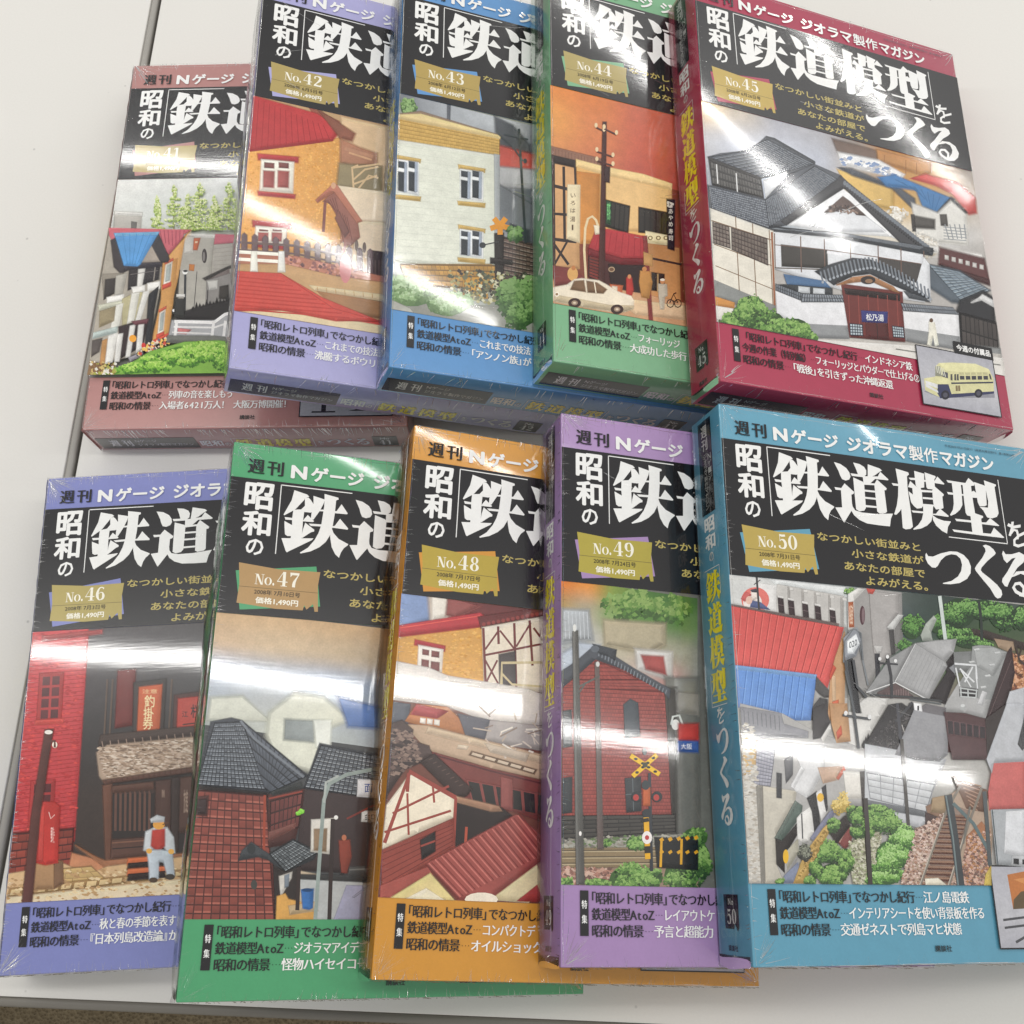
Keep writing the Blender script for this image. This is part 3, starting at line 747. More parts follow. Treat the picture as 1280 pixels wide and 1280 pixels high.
def pic44():
    A = Art(44); A.soft = 0.8; A.reg(425, 0)
    A.field('780,310 1290,440 1290,720 785,560', ['d8843c d07838 bc5c40 b05040', 'dc9850 cc7c4c c05c44 b05440', 'cc8854 c47450 b85848 a84c40'])
    A.p('8c6450', '785,545 975,592 965,632 785,590')
    for i in range(16): A.l('6a4a40', 1.6, [(790 + i * 12, 552 + i * 3), (790 + i * 12, 590 + i * 2.5)])
    A.p('cc9c68', '788,590 885,610 890,1000 790,1000', .1)
    A.p('2e2220', '788,578 882,600 882,625 788,605')
    for w, q in ((14, '792,600 795,1000'), (13, '876,610 886,900'), (12, '788,690 850,705'), (10, '832,620 836,900'), (10, '790,795 850,800'), (10, '790,900 850,985'), (8, '850,890 795,990'), (12, '788,890 880,900')): A.l('2e2220', w, q)
    A.l('7a5848', 10, '887,625 893,900')
    A.p('e0ae64', '880,595 985,625 1120,655 1232,690 1238,900 892,905', .12)
    A.p('e4bc7c', '985,640 1130,670 1230,705 1234,860 1000,860', .08)
    A.p('f0cf90', '880,595 985,622 1130,650 1234,685 1232,706 1120,680 985,650 880,620', .04)
    A.p('c88438', '882,640 965,650 960,900 895,905', .2)
    A.p('e4d4ae', '848,688 892,690 890,902 845,888', .04); A.txt('い', '5a4430', (858, 720, 876, 736)); A.txt('ろ', '5a4430', (857, 748, 875, 764)); A.txt('は', '5a4430', (857, 776, 875, 792)); A.txt('湯', '5a4430', (856, 806, 875, 826)); A.txt('ー', '5a4430', (862, 836, 868, 858))
    for q in ('990,745 1077,768 1070,868 986,842', '1112,772 1218,792 1216,874 1112,864'):
        A.p('dcae6c', q); A.tiles(q, 5, 1, '34302c', '1e1a18', .2, .25, .12)
    A.p('284830', '992,748 1008,752 1005,835 990,830'); A.txt('喫茶', '7ccc80', (993, 755, 1006, 820))
    A.p('46201e', '930,945 1148,970 1150,1110 1000,1110 930,1060', .2)
    A.tiles('925,930 975,940 975,1050 925,1030', 1, 9, '7a3028', '3a1818', .15, .1, .3)
    A.p('281414', '1000,985 1145,990 1140,1110 1010,1080'); A.blob(1010, 1003, 12, 10, 'b8a080'); A.blob(1010, 1003, 9, 7, '6a4a34')
    A.p('ae2c34', '955,850 1005,855 1150,885 1150,965 1050,965 950,935 925,925', .14)
    for i in range(8): A.l('982630', 2.5, [(965 + i * 22, 856 + i * 3.5), (950 + i * 24, 928 + i * 4)])
    A.p('7a1c24', '925,925 950,935 1050,965 1150,965 1150,985 1040,982 925,950')
    A.p('c08850', '1145,905 1260,925 1265,1130 1145,1130', .2); A.p('e8dcae', '1138,862 1228,880 1222,912 1135,902', .04)
    for x in (1146, 1176, 1204): A.blob(x + 8, 886, 9, 8, '6a5a34'); A.blob(x + 8, 886, 5, 5, 'e8dcae')
    A.l('3a2c28', 8, '1140,958 1270,985'); A.p('2c2420', '1160,1015 1205,1022 1205,1085 1160,1080'); A.p('b89868', '1180,1020 1184,1020 1184,1085 1180,1085')
    A.p('20202a', '1216,742 1244,745 1242,932 1220,925'); A.txt('あ', 'e0dcd0', (1222, 778, 1238, 796)); A.txt('や', 'e0dcd0', (1222, 802, 1238, 820)); A.txt('め', 'e0dcd0', (1222, 826, 1238, 844)); A.txt('寿', 'e0dcd0', (1222, 852, 1238, 872)); A.txt('司', 'e0dcd0', (1222, 878, 1238, 896))
    A.spk('1218,752 1240,754 1240,772 1218,770', 30, 4, ['d0ccc0'])
    A.p('c89a70', '790,1040 930,1060 1150,1100 1280,1130 1290,1240 790,1200', .1)
    A.p('e0c098', '1000,1105 1280,1140 1280,1190 1100,1170', .05)
    A.p('7a3430', '790,990 860,1000 930,1050 800,1065')
    # lamp, post, poles
    A.l('dcc8a0', 9, '915,1045 908,930 912,850 922,815 938,806 952,820 962,850'); A.p('e8dcc0', '945,840 962,842 965,870 950,872')
    A.p('4a2622', '978,455 990,455 982,1065 962,1062', .1)
    for (x0, y0, x1, y1) in ((952, 475, 982, 490), (982, 480, 1028, 502), (955, 565, 1015, 585), (955, 600, 1015, 618)):
        A.l('4a2622', 6, [(x0, y0), (x1, y1)]); 
        for t in (0, 1): A.blob(x0 + (x1 - x0) * t, y0 + (y1 - y0) * t - 8, 6, 9, 'e0c8a0')
    A.p('3a2020', '985,620 1003,622 1001,680 985,676')
    A.p('8c3634', '1128,880 1140,880 1162,1195 1150,1195', .05); A.p('c89858', '1130,940 1160,950 1160,990 1132,985')
    # people and bicycle
    A.p('b83028', '1066,1035 1084,1035 1090,1080 1080,1110 1066,1105'); A.blob(1076, 1030, 7, 8, 'c88858')
    A.p('c08840', '1118,1010 1150,1012 1160,1050 1148,1110 1122,1105 1114,1050'); A.blob(1132, 1002, 9, 9, 'c88850')
    A.p('c8c0ac', '1184,1058 1214,1060 1216,1100 1206,1105 1204,1150 1192,1150 1186,1100'); A.blob(1199, 1048, 9, 10, 'c88c60'); A.blob(1199, 1042, 9, 5, 'e8e0d0')
    A.blob(865, 1020, 20, 26, 'd0a060'); A.blob(868, 998, 8, 9, 'b87848'); A.p('c86838', '1005,1060 1050,1065 1045,1095 1010,1092'); A.p('e8d8c0', '1012,1066 1030,1068 1030,1086 1014,1084')
    for x in (1228, 1256):
        for a in range(8): A.l('282020', 3, [(x + 13 * math.cos(a * .785), 1130 + 15 * math.sin(a * .785)), (x + 13 * math.cos(a * .785 + .785), 1130 + 15 * math.sin(a * .785 + .785))])
    A.l('282020', 4, '1226,1128 1240,1095 1256,1128 1236,1120'); A.l('282020', 4, '1240,1095 1250,1090')
    # the car
    A.p('e8dcc4', '792,1072 845,1062 872,1042 900,1038 962,1046 992,1062 1030,1086 1082,1104 1092,1120 1090,1148 1060,1160 1000,1158 900,1140 830,1128 795,1120', .06)
    A.p('c8b898', '800,1100 900,1118 1000,1138 1090,1140 1088,1150 1050,1162 900,1142 798,1120', .05)
    A.p('7a5c40', '872,1048 905,1046 912,1086 858,1078'); A.p('7a5c40', '918,1048 955,1054 990,1078 978,1092 922,1088')
    A.l('e8dcc4', 4, '945,1050 952,1092'); A.blob(806, 1096, 9, 9, 'f0e8d8'); A.blob(806, 1096, 5, 5, '8a6a48')
    for x, y in ((872, 1128), (1030, 1152)): A.blob(x, y, 24, 18, '3a2420'); A.blob(x, y, 12, 9, '9a8470'); A.blob(x, y, 6, 4, 'd8c8b0')
    return A

def pic45():
    A = Art(45); A.soft = 0.9; A.reg(850, 0)
    A.field('70,370 1090,640 1140,960 80,960', ['d8b068 c0b4a4 a8a8b0 a8a8ae 8c8078 b88040 a8845c 989088', 'c4c4c8 b8bcc8 c4c8d4 b4b8c4 a8a098 b88848 c09458 a89c90',
        '90949c b0b4c0 c0c8d8 d0d0d8 c0ac84 c8a058 b0a488 c0b8b0', '787c86 9098a4 b0b8c0 d0d0d0 dcd4c4 d8d0c0 c8c8c8 c4c0bc', '70747c 8a909a a8b0b8 c0c0c0 c8c4bc c8c4bc b8b4b0 a8a4a0'])
    A.soft = 2.0
    A.p('6c564a', '570,520 735,565 735,600 590,570'); A.p('b87f3c', '735,560 930,610 930,640 900,650 740,600', .15)
    for x in (760, 840, 880): A.l('946030', 3, [(x, 570 + (x - 735) * .25), (x, 650)])
    A.p('e4e4e4', '590,570 740,600 830,650 820,665 600,610', .1); A.spk('600,575 800,630 800,660 600,610', 60, 8, ['8094b8', 'b8b8bc', 'f0f0f0'], 1.6)
    A.p('d4ae5c', '590,635 790,690 792,780 700,760 620,690', .12); A.p('50545c', '590,625 640,632 820,705 870,740 880,790 790,700 640,650', .1)
    A.p('c44640', '862,665 915,652 1032,682 1095,735 1100,790 1075,795 1012,720 955,690', .1)
    A.p('3474ac', '740,662 800,655 1015,742 962,797 905,770 880,705 770,690', .15)
    for i in range(9): A.l('286090', 2.5, [(800 + i * 24, 668 + i * 9), (885 + i * 9, 712 + i * 10)])
    A.p('282c30', '1010,735 1065,790 1055,800 1005,752 965,800 955,795'); A.p('d4d2cc', '865,760 900,772 960,797 1008,752 1062,800 1068,910 960,900 880,870', .08)
    A.p('4c4844', '866,805 945,820 945,850 870,845'); A.p('4c4844', '968,800 990,800 995,840 972,838'); A.p('3a3634', '860,800 870,800 876,860 866,860')
    for i in range(5): A.l('8c9094', 4, [(985 + i * 18, 835), (1000 + i * 16, 890)]); A.l('8c9094', 3, [(980, 845 + i * 11), (1065, 852 + i * 11)])
    A.leaves([(815, 800, 42, 35), (905, 895, 55, 30), (940, 940, 30, 30)], 200, 11, ['b4aa98', 'cfc8bc', 'e4e0d8'])
    A.p('dcdad6', '870,905 1120,950 1130,985 960,940 880,925'); A.p('5c3434', '968,925 1130,965 1150,1050 965,985', .1)
    for i in range(6): A.p('c8c4c0', [(985 + i * 26, 950 + i * 7), (998 + i * 26, 953 + i * 7), (998 + i * 26, 968 + i * 7), (985 + i * 26, 965 + i * 7)])
    A.p('4a2c2c', '965,985 1150,1045 1150,1060 1000,1010')
    A.tiles('925,985 1040,1012 1150,1080 1050,1130', 5, 12, '7a8894', '505a64', .18, .1, .3, 'a8b4bc')
    A.p('56606a', '920,985 1050,1128 1010,1122 915,1060', .1); A.p('2a2a2e', '1045,1120 1130,1085 1165,1110 1175,1290 1035,1290 1030,1160', .1)
    A.p('d8d8d8', '1080,1125 1125,1098 1165,1120 1165,1140 1120,1115'); A.tiles('1045,1170 1175,1205 1185,1330 1050,1290', 8, 2, '46403e', '201c1c', .2, .2, .1)
    A.p('8a8c8c', '1100,1290 1190,1300 1190,1330 1100,1315')
    A.soft = .6
    # bath-house: upper roof, lantern
    A.p('4c5058', '320,508 350,515 502,604 492,640 350,655 300,665 100,585 150,572 262,560')
    A.tiles('325,520 498,610 350,650 200,575', 28, 15, '646a74', '30343a', .22, .22, .3, '9aa0a8')
    A.tiles('115,585 262,560 350,648 300,662', 24, 9, '5c626c', '30343a', .2, .2, .3, '888e96')
    A.l('34383e', 8, '318,510 350,518 500,604'); A.p('3a3838', '105,588 300,662 312,742 120,690')
    A.tiles('112,600 298,668 308,735 120,686', 18, 3, '585654', '2c2a2a', .2, .25, .3)
    for x, y in ((135, 612), (208, 645)): A.l('dcdcdc', 4, [(x, y), (x + 5, y + 72)])
    A.p('dcdee2', '310,672 395,640 398,668 318,738', .05)
    # main roof
    A.p('50545c', '100,688 318,742 400,655 500,612 600,655 615,690 525,770 395,838 325,852 200,802 110,772')
    A.tiles('318,745 500,620 605,680 330,845', 32, 22, '666c76', '34383f', .22, .2, .3, 'a4aab2')
    A.tiles('108,695 316,745 330,848 118,775', 32, 11, '6e747e', '3a3e46', .22, .22, .3, 'a4aab2')
    A.p('ecedf0', '602,702 905,925 850,905 780,880 600,868 400,838', .04)
    A.p('d8dade', '602,740 700,815 760,865 600,862 490,845', .03); A.l('b8babe', 3, '602,735 480,842'); A.l('b8babe', 3, '602,735 765,862')
    A.p('3c3c40', '598,655 625,680 945,935 905,940 820,905 610,700 395,838 375,825 585,668', .05)
    for i in range(34):
        t = i / 34; A.blob(612 + 318 * t, 682 + 246 * t, 6, 9, '6e747c'); A.blob(604 + 300 * t, 694 + 232 * t, 3, 4, '24262a')
    A.p('5c4a44', '605,732 630,750 690,803 655,800 640,782 600,778 570,790 535,792', .1); A.spk('560,765 650,765 660,795 550,790', 40, 6, ['3a2c2a', '8a7468'])
    A.tiles('330,842 600,868 940,925 938,948', 46, 1, '7a8088', '383c42', .2, .3, .2); A.p('3a3e44', '330,852 600,880 600,894 340,868'); A.p('3a3e44', '600,880 940,940 936,952 600,894')
    # walls below the gable
    A.p('d8dade', '345,865 600,892 905,950 908,1125 600,1080 350,1000', .04)
    A.p('3a3632', '375,912 545,932 548,1000 378,992', .1); A.p('44403e', '738,960 900,985 902,1062 742,1000', .1)
    for x in (350, 447, 535, 632, 735, 820, 905): A.l('6a5248', 4, [(x, 868 + max(0, (x - 340) * .12)), (x + 3, 1000 + (x - 350) * .15)])
    A.l('6a5248', 3, '348,912 535,930 735,958 905,985'); A.l('50443c', 4, '350,998 550,1005'); A.l('e4e4e8', 9, '545,940 600,948')
    # left wing
    A.p('dcd6c8', '112,778 345,862 355,1175 130,1110', .05)
    for x in (205, 268, 330): A.l('7a6048', 3.5, [(x, 808 + (x - 205) * .4), (x + 16, 1125 + (x - 205) * .3)])
    A.l('7a6048', 3, '125,910 340,990'); A.l('7a6048', 3, '130,990 350,1080'); A.l('7a6048', 4, '115,822 340,895')
    A.tiles('120,828 180,846 185,925 122,905', 5, 5, '7c7068', '3c2c28', .2, .2, .25)
    A.tiles('190,850 322,890 325,988 192,930', 11, 5, '6c6058', '3c2c28', .2, .2, .25)
    A.l('90583a', 7, '340,865 352,1170'); A.p('848684', '128,1045 352,1140 355,1180 130,1108', .08)
    A.p('c88a40', '128,1105 200,1128 200,1150 130,1142'); A.p('d8d4cc', '128,1140 220,1155 220,1200 132,1200')
    A.p('b8b4ae', '130,1190 460,1240 640,1262 900,1285 1190,1320 1200,1500 130,1240', .05); A.p('dcd8d2', '470,1262 900,1290 1200,1335 1210,1420 800,1340 480,1280', .03)
    # front awning and court walls
    A.p('486c94', '385,1022 535,1048 562,1075 400,1066', .15); A.p('34383c', '385,1060 565,1075 565,1100 450,1095 360,1062')
    A.p('c8ccd0', '440,1068 480,1072 480,1092 440,1090'); A.p('c8ccd0', '495,1074 535,1078 535,1098 495,1095')
    A.p('dddde0', '355,1082 450,1118 622,1125 628,1250 475,1242 360,1170', .05); A.p('8e9092', '462,1208 625,1215 627,1262 480,1258 400,1225', .05)
    A.tiles('355,1058 455,1095 455,1122 355,1082', 12, 2, '70767e', '34383e', .2, .3, .2); A.tiles('455,1095 612,1100 628,1125 450,1125', 18, 2, '8a9098', '3c4046', .2, .3, .2)
    A.p('6c2a26', '598,1058 825,1088 835,1272 630,1255', .1); A.p('2c1c1c', '610,1075 815,1098 815,1120 615,1095')
    for i in range(6): A.l('8a4038', 3, [(625 + i * 36, 1100), (632 + i * 36, 1255)])
    A.p('541e1e', '690,1200 770,1205 775,1265 692,1260'); A.l('2c1414', 3, '730,1200 734,1262')
    A.p('34387a', '673,1158 770,1163 768,1202 676,1198', .05); A.txt('松乃湯', 'f0f0f8', (690, 1168, 756, 1194), skew=4)
    A.tiles('630,1206 676,1210 678,1250 632,1248', 5, 4, 'b8c4cc', '2c3440', .1, .3, .3); A.tiles('788,1215 828,1220 832,1258 792,1255', 5, 4, 'b8c4cc', '2c3440', .1, .3, .3)
    A.p('e0e0e2', '828,1150 1032,1168 1040,1300 838,1262', .05); A.p('8e9092', '834,1225 1036,1255 1040,1305 838,1268', .05)
    A.tiles('820,1130 1012,1145 1035,1172 830,1158', 22, 2, '8a9098', '3c4046', .2, .3, .2); A.p('50545a', '830,1085 920,1100 930,1125 850,1110')
    A.p('d8dade', '868,1095 905,1100 930,1125 925,985 905,960', .1)
    # curved porch roof
    A.p('34383e', '500,1012 560,985 640,962 705,968 785,1000 865,1062 935,1118 860,1092 790,1062 705,1020 640,1028 570,1062', .05)
    for i in range(30):
        t = i / 29; x = 520 + 400 * t; y = 1012 - 55 * math.sin(min(1, t * 1.9) * 1.57) + (max(0, t - .45) ** 1.25) * 250
        A.l('747a82', 6, [(x, y), (x + 10 - 4 * t, y + 38)]); A.blob(x + 9, y + 40, 5, 5, '9aa0a8')
    A.p('a87850', '578,1062 640,1034 705,1026 790,1068 815,1092 790,1085 705,1046 645,1052', .1); A.blob(697, 1044, 28, 15, '2e2422'); A.blob(700, 1048, 14, 8, '8a6a50')
    # tree and walking figure
    A.leaves([(262, 1160, 62, 62), (215, 1205, 60, 48), (325, 1210, 72, 55), (425, 1235, 62, 52), (250, 1260, 100, 40), (470, 1262, 40, 25)], 1500, 11, GREENS, '2e4a22')
    A.p('ece8d8', '924,1200 944,1202 950,1235 958,1285 946,1288 938,1250 930,1288 918,1284 924,1240'); A.blob(932, 1194, 7, 8, '5c4434')
    A.l('70706c', 3, '800,1300 1190,1360')
    return A

def pic46():
    A = Art(46); A.soft = 1.0; A.reg(0, 570)
    A.field('120,600 860,540 860,1500 60,1560', ['50484a 4c484a 484446', '40383a 3c383a 3c3a3c', '34302f 322e2e 363232', '382e2a 3a302c 34302e', '2e2826 382c28 302a28'])
    A.p('c0343a', '125,640 330,625 275,1430 35,1480', .1)
    for i in range(52): A.l('9c2a2c', 2.2, [(122 - i * 1.7, 655 + i * 16), (329 - i * 1.1, 640 + i * 15.6)])
    A.spk('120,640 325,630 280,1400 50,1450', 500, 5, ['cc4440', 'a82c30', 'b83436'], 2.2)
    A.p('b04848', '160,672 380,648 380,660 160,688'); 
    def wn(x, y, w, h): 
        A.p('a82c2c', [(x, y), (x + w, y - 4), (x + w - 10, y + h), (x - 12, y + h + 4)]); A.p('d04a42', [(x - 16, y + h), (x + w, y + h - 6), (x + w - 2, y + h + 8), (x - 18, y + h + 14)])
        A.tiles([(x + 6, y + 8), (x + w - 8, y + 4), (x + w - 16, y + h - 6), (x - 4, y + h - 2)], 2, 4, '5c2428', None, .2, .24, .22)
    wn(150, 810, 86, 175); wn(118, 1210, 86, 175)
    A.p('7a2824', '30,1405 275,1385 262,1530 20,1570', .2); A.tiles('35,1410 272,1390 262,1525 22,1565', 7, 5, '8c3c30', '4c1c1a', .25, .06, .2, stag=True)
    # dark shop-front
    A.p('6e2420', '440,800 505,795 490,1000 430,1010', .1)
    for x in (420, 640, 400): A.l('57463c', 7, [(x, 830), (x - 14, 1080)])
    A.p('3c3432', '500,845 618,830 606,1045 497,1055'); A.p('c25a2c', '520,862 602,852 590,1035 512,1045', .06)
    A.txt('釣', 'ecd8a8', (538, 890, 576, 935)); A.txt('掛', 'ecd8a8', (534, 935, 572, 980)); A.txt('券', 'ecd8a8', (532, 975, 570, 1018)); A.txt('注意', 'e0b888', (530, 868, 586, 884)); A.l('ecd8a8', 3, '520,1028 585,1020')
    A.p('4c2c28', '650,890 800,870 800,1030 645,1040'); A.p('bc3c2c', '665,905 800,890 800,1015 660,1028', .05); A.txt('桜', '3c1c1c', (710, 925, 752, 975)); A.txt('江', '3c1c1c', (678, 950, 700, 972)); A.l('4c2018', 5, '680,1000 745,992')
    A.p('4a3a34', '375,1040 790,1000 790,1030 370,1075', .1)
    for i in range(14): A.l('8a7468', 4, [(380 + i * 30, 1062 - i * 3), (384 + i * 30, 1085 - i * 3)])
    A.p('a8907c', '362,1105 400,1078 790,1040 790,1150 390,1215 372,1190', .12)
    A.spk('370,1085 780,1045 780,1140 395,1200', 2600, 4, ['bca694', '98806c', 'b09884', '7c6858', 'd0c0b0'], 3)
    A.p('5c3c30', '385,1208 790,1150 790,1175 392,1228')
    for i in range(20): A.l('4a3028', 3, [(395 + i * 20, 1206 - i * 3), (396 + i * 20, 1226 - i * 3)])
    A.p('2a2220', '385,1226 790,1172 790,1500 400,1515', .15); A.p('6a4434', '385,1228 415,1222 412,1512 395,1515')
    for i in range(8):
        x = 432 + i * 18; A.l('604238', 9, [(x, 1245), (x - 2, 1395)]); A.blob(x + 9, 1245, 9, 12, '3c2c28')
    A.p('604034', '420,1230 570,1215 570,1238 420,1252'); A.p('583a30', '418,1430 575,1418 570,1490 415,1500', .1); A.l('7a5444', 5, '418,1440 575,1428'); A.l('2a1c1a', 4, '418,1462 575,1450')
    A.p('4e342c', '582,1212 640,1205 632,1400 578,1410'); A.p('54382e', '670,1200 735,1192 735,1395 664,1400'); A.txt('御休処', 'a08878', (598, 1240, 614, 1350)); A.txt('旅館', 'a08878', (684, 1240, 700, 1330))
    A.p('3a2c28', '640,1200 668,1196 660,1500 640,1500'); A.p('c08058', '270,1480 400,1515 400,1560 330,1570 260,1530', .1); A.p('a06a48', '280,1445 392,1508 690,1480 690,1500 400,1535')
    # ground
    A.p('cba87c', '20,1560 240,1520 330,1560 400,1530 790,1480 790,1700 20,1700', .06)
    A.tiles('150,1545 340,1528 420,1600 60,1620', 5, 4, 'c8a870', '9c7c50', .1, .06, .12, stag=True)
    A.tiles('40,1610 790,1530 790,1550 30,1640', 16, 1, 'd8bc8c', '9a7848', .1, .25, .3); A.p('dcc8a8', '30,1645 790,1565 790,1710 20,1710', .05)
    A.spk('30,1560 780,1510 780,1660 30,1690', 350, 6, ['b89468', 'dcc49c', 'a8845c'], 1.8)
    # letter box
    A.p('a88058', '130,1512 180,1500 232,1512 235,1590 200,1610 130,1612 120,1595', .12); A.p('7c5a40', '205,1512 232,1512 235,1590 205,1606')
    A.p('b82820', '142,1300 165,1288 205,1290 222,1305 214,1512 170,1520 130,1510', .18); A.p('cc4038', '150,1310 165,1300 158,1505 145,1505')
    A.txt('郵便', 'e8c8c0', (190, 1380, 206, 1440)); A.l('e8c8c0', 3, '183,1325 190,1350 205,1335')
    A.p('58302a', '170,1020 198,1018 150,1330 118,1670 84,1668 120,1330', .12); A.blob(182, 1028, 15, 8, 'ece4dc'); A.blob(205, 1075, 10, 12, 'ece0d0'); A.l('58302a', 9, '178,1062 205,1062 205,1085')
    # seated man with crates
    for i in range(4): A.p(('d06030', '2c1c1a')[i % 2] if i % 2 else 'd8703c', [(480, 1500 + i * 20), (612, 1490 + i * 20), (618, 1506 + i * 20), (476, 1518 + i * 20)]); A.l('281816', 5, [(478, 1518 + i * 20), (616, 1506 + i * 20)])
    A.p('c8ccd0', '545,1400 575,1385 622,1385 645,1420 650,1475 625,1470 610,1450 560,1470 538,1465', .08); A.p('b83428', '570,1395 612,1390 612,1450 590,1470 565,1450', .06)
    A.p('bcc6d0', '550,1470 600,1468 640,1475 648,1560 625,1560 612,1510 590,1505 588,1570 560,1575 556,1510', .12)
    A.blob(592, 1372, 22, 18, 'e0a048'); A.p('c0c4c8', '562,1352 585,1338 612,1345 610,1360 565,1362'); A.l('5c3c28', 4, '606,1372 630,1362')
    A.blob(556, 1470, 11, 10, 'e0a850'); A.blob(638, 1472, 11, 10, 'e0a850'); A.blob(572, 1578, 16, 10, '4a3828'); A.blob(634, 1566, 18, 11, '3c342c')
    return A

def pic47():
    A = Art(47); A.soft = 1.0; A.reg(0, 570)
    A.field('800,570 1500,650 1500,1100 760,1000', ['c4a47c c8a880 c0a078 b89c7c', 'c4a888 c8b090 b8a488 a89c8c', '8c98ac 98a4b4 90a0b8 8898b4', 'a0a8b0 b0b4b4 a8b0b8 90a0b8', '9aa09c b8bcb4 b0b8b8 98a4b4'])
    A.soft = 3.2; A.shade = .3
    A.p('c8cabc', '790,905 900,900 1000,985 780,975', .06); A.p('d4d6c6', '1010,960 1100,890 1200,905 1290,980 1200,1010 1180,1170 1040,1130 1000,1040', .06)
    A.p('8c9494', '1065,985 1165,990 1165,1060 1062,1050'); A.p('e0e4dc', '1170,985 1230,985 1225,1090 1180,1080')
    A.p('5078bc', '1265,905 1480,960 1480,1010 1300,1000', .12)
    A.soft = .7; A.shade = 1
    A.p('3c4048', '785,990 860,975 900,985 1145,1190 1000,1255 900,1250 735,1225')
    A.tiles('800,995 900,990 990,1240 735,1222', 16, 15, '60666e', '282c32', .18, .22, .25, '8c929a')
    A.tiles('905,990 1140,1190 1005,1250 985,1235', 14, 5, '565c66', '2a2e34', .18, .2, .2)
    A.l('70767e', 9, '895,985 945,1050 1130,1195')
    A.p('3c4048', '1190,1070 1480,1130 1480,1290 1300,1260 1130,1240')
    A.tiles('1195,1078 1480,1135 1480,1285 1135,1232', 20, 11, '5a6068', '262a30', .18, .22, .25, '9aa0a6')
    A.p('3a2c2c', '1130,1240 1480,1290 1480,1560 1100,1540', .15)
    A.p('2c2626', '740,1228 1000,1255 1000,1268 738,1245')
    # shingled wall
    A.p('5c2c28', '738,1245 992,1265 988,1480 1015,1520 1025,1735 680,1735')
    A.tiles('738,1246 990,1266 1020,1735 682,1735', 10, 15, '85443a', '4c2420', .14, .14, .16, 'a45e50')
    A.p('54302c', '730,1270 775,1265 770,1340 732,1335'); A.p('382828', '735,1280 768,1278 765,1330 735,1328'); A.l('94402c', 9, '985,1262 982,1470'); A.blob(945, 1595, 12, 18, '40403c')
    # dormer windows, porch
    A.p('4c2824', '1000,1262 1130,1240 1120,1330 1095,1440 1000,1455', .12); A.tiles('1008,1285 1125,1255 1110,1380 1005,1420', 7, 3, '6c3834', '3a1c1a', .2, .2, .15)
    A.l('8a3c30', 6, '1000,1275 1125,1248'); A.p('7c4c44', '1000,1400 1100,1365 1095,1385 1000,1430'); A.p('343838', '1010,1250 1120,1215 1125,1235 1015,1262')
    A.leaves([(1118, 1325, 16, 12)], 30, 8, ['70c030', '90d850'])
    A.p('3c4044', '888,1505 900,1470 935,1438 960,1455 1000,1482 1090,1428 1182,1472 1165,1500 1062,1548 1000,1502 960,1490')
    A.tiles('1005,1482 1090,1430 1180,1475 1062,1545', 11, 6, '5c6266', '24282a', .2, .25, .15, '8c9296'); A.blob(935, 1462, 16, 20, '2c3032')
    A.p('2c2422', '1018,1525 1062,1550 1110,1530 1112,1735 1025,1735', .1); A.p('c8c4bc', '1040,1565 1085,1550 1082,1570 1045,1640'); A.p('7a8490', '1060,1562 1075,1556 1072,1600 1060,1606')
    A.p('b8a890', '1112,1545 1190,1560 1190,1735 1100,1735', .08); A.p('d8d4ca', '1160,1355 1240,1350 1235,1480 1158,1470', .06); A.p('90785c', '1170,1390 1215,1388 1212,1470 1170,1465')
    A.p('b0b4b4', '1110,1565 1480,1580 1480,1735 1150,1735', .05); A.p('3c3c3c', '1110,1558 1300,1562 1480,1575 1480,1590 1110,1572')
    A.p('9c9cb4', '1290,1600 1480,1600 1480,1735 1240,1735', .08)
    for i in range(12): A.l('70707c', 3, [(1310 + i * 5, 1640 - i * 4), (1322 + i * 5, 1644 - i * 4)])
    A.p('d09c48', '1032,1640 1060,1630 1072,1650 1160,1672 1180,1735 1028,1735', .1); A.p('c0a880', '1075,1675 1170,1660 1180,1690 1080,1705')
    A.p('2868ac', '1122,1615 1165,1612 1162,1680 1150,1686 1128,1682', .18); A.blob(1143, 1615, 21, 7, '18406c')
    for q in ('1112,1530 1106,1690', '1238,1350 1225,1725'): A.l('302422', 15, q)
    A.l('8f9c98', 14, '1172,1735 1190,1480 1205,1280 1225,1220 1290,1185 1420,1160 1480,1150'); A.l('a8b0ac', 9, '1206,1290 1212,1215 1260,1190')
    A.p('8c3a28', '1262,1432 1300,1430 1306,1490 1290,1550 1272,1552 1266,1500', .1); A.blob(1280, 1420, 9, 11, 'b87050'); A.blob(1273, 1556, 9, 5, '201818'); A.blob(1250, 1345, 8, 8, 'e8e8e4')
    A.p('484848', '1300,1530 1480,1520 1480,1570 1295,1560'); A.l('70706c', 5, '1300,1540 1480,1530')
    A.p('e4e4e8', '1333,1205 1405,1208 1400,1270 1330,1265', .03); A.txt('面', '2c4890', (1356, 1220, 1386, 1252))
    A.p('dcdcd8', '1348,1322 1430,1325 1430,1362 1346,1358', .03); A.txt('金ロー', '2c2c2c', (1356, 1330, 1420, 1354))
    A.l('7a3028', 7, '1290,1350 1390,1300')
    return A

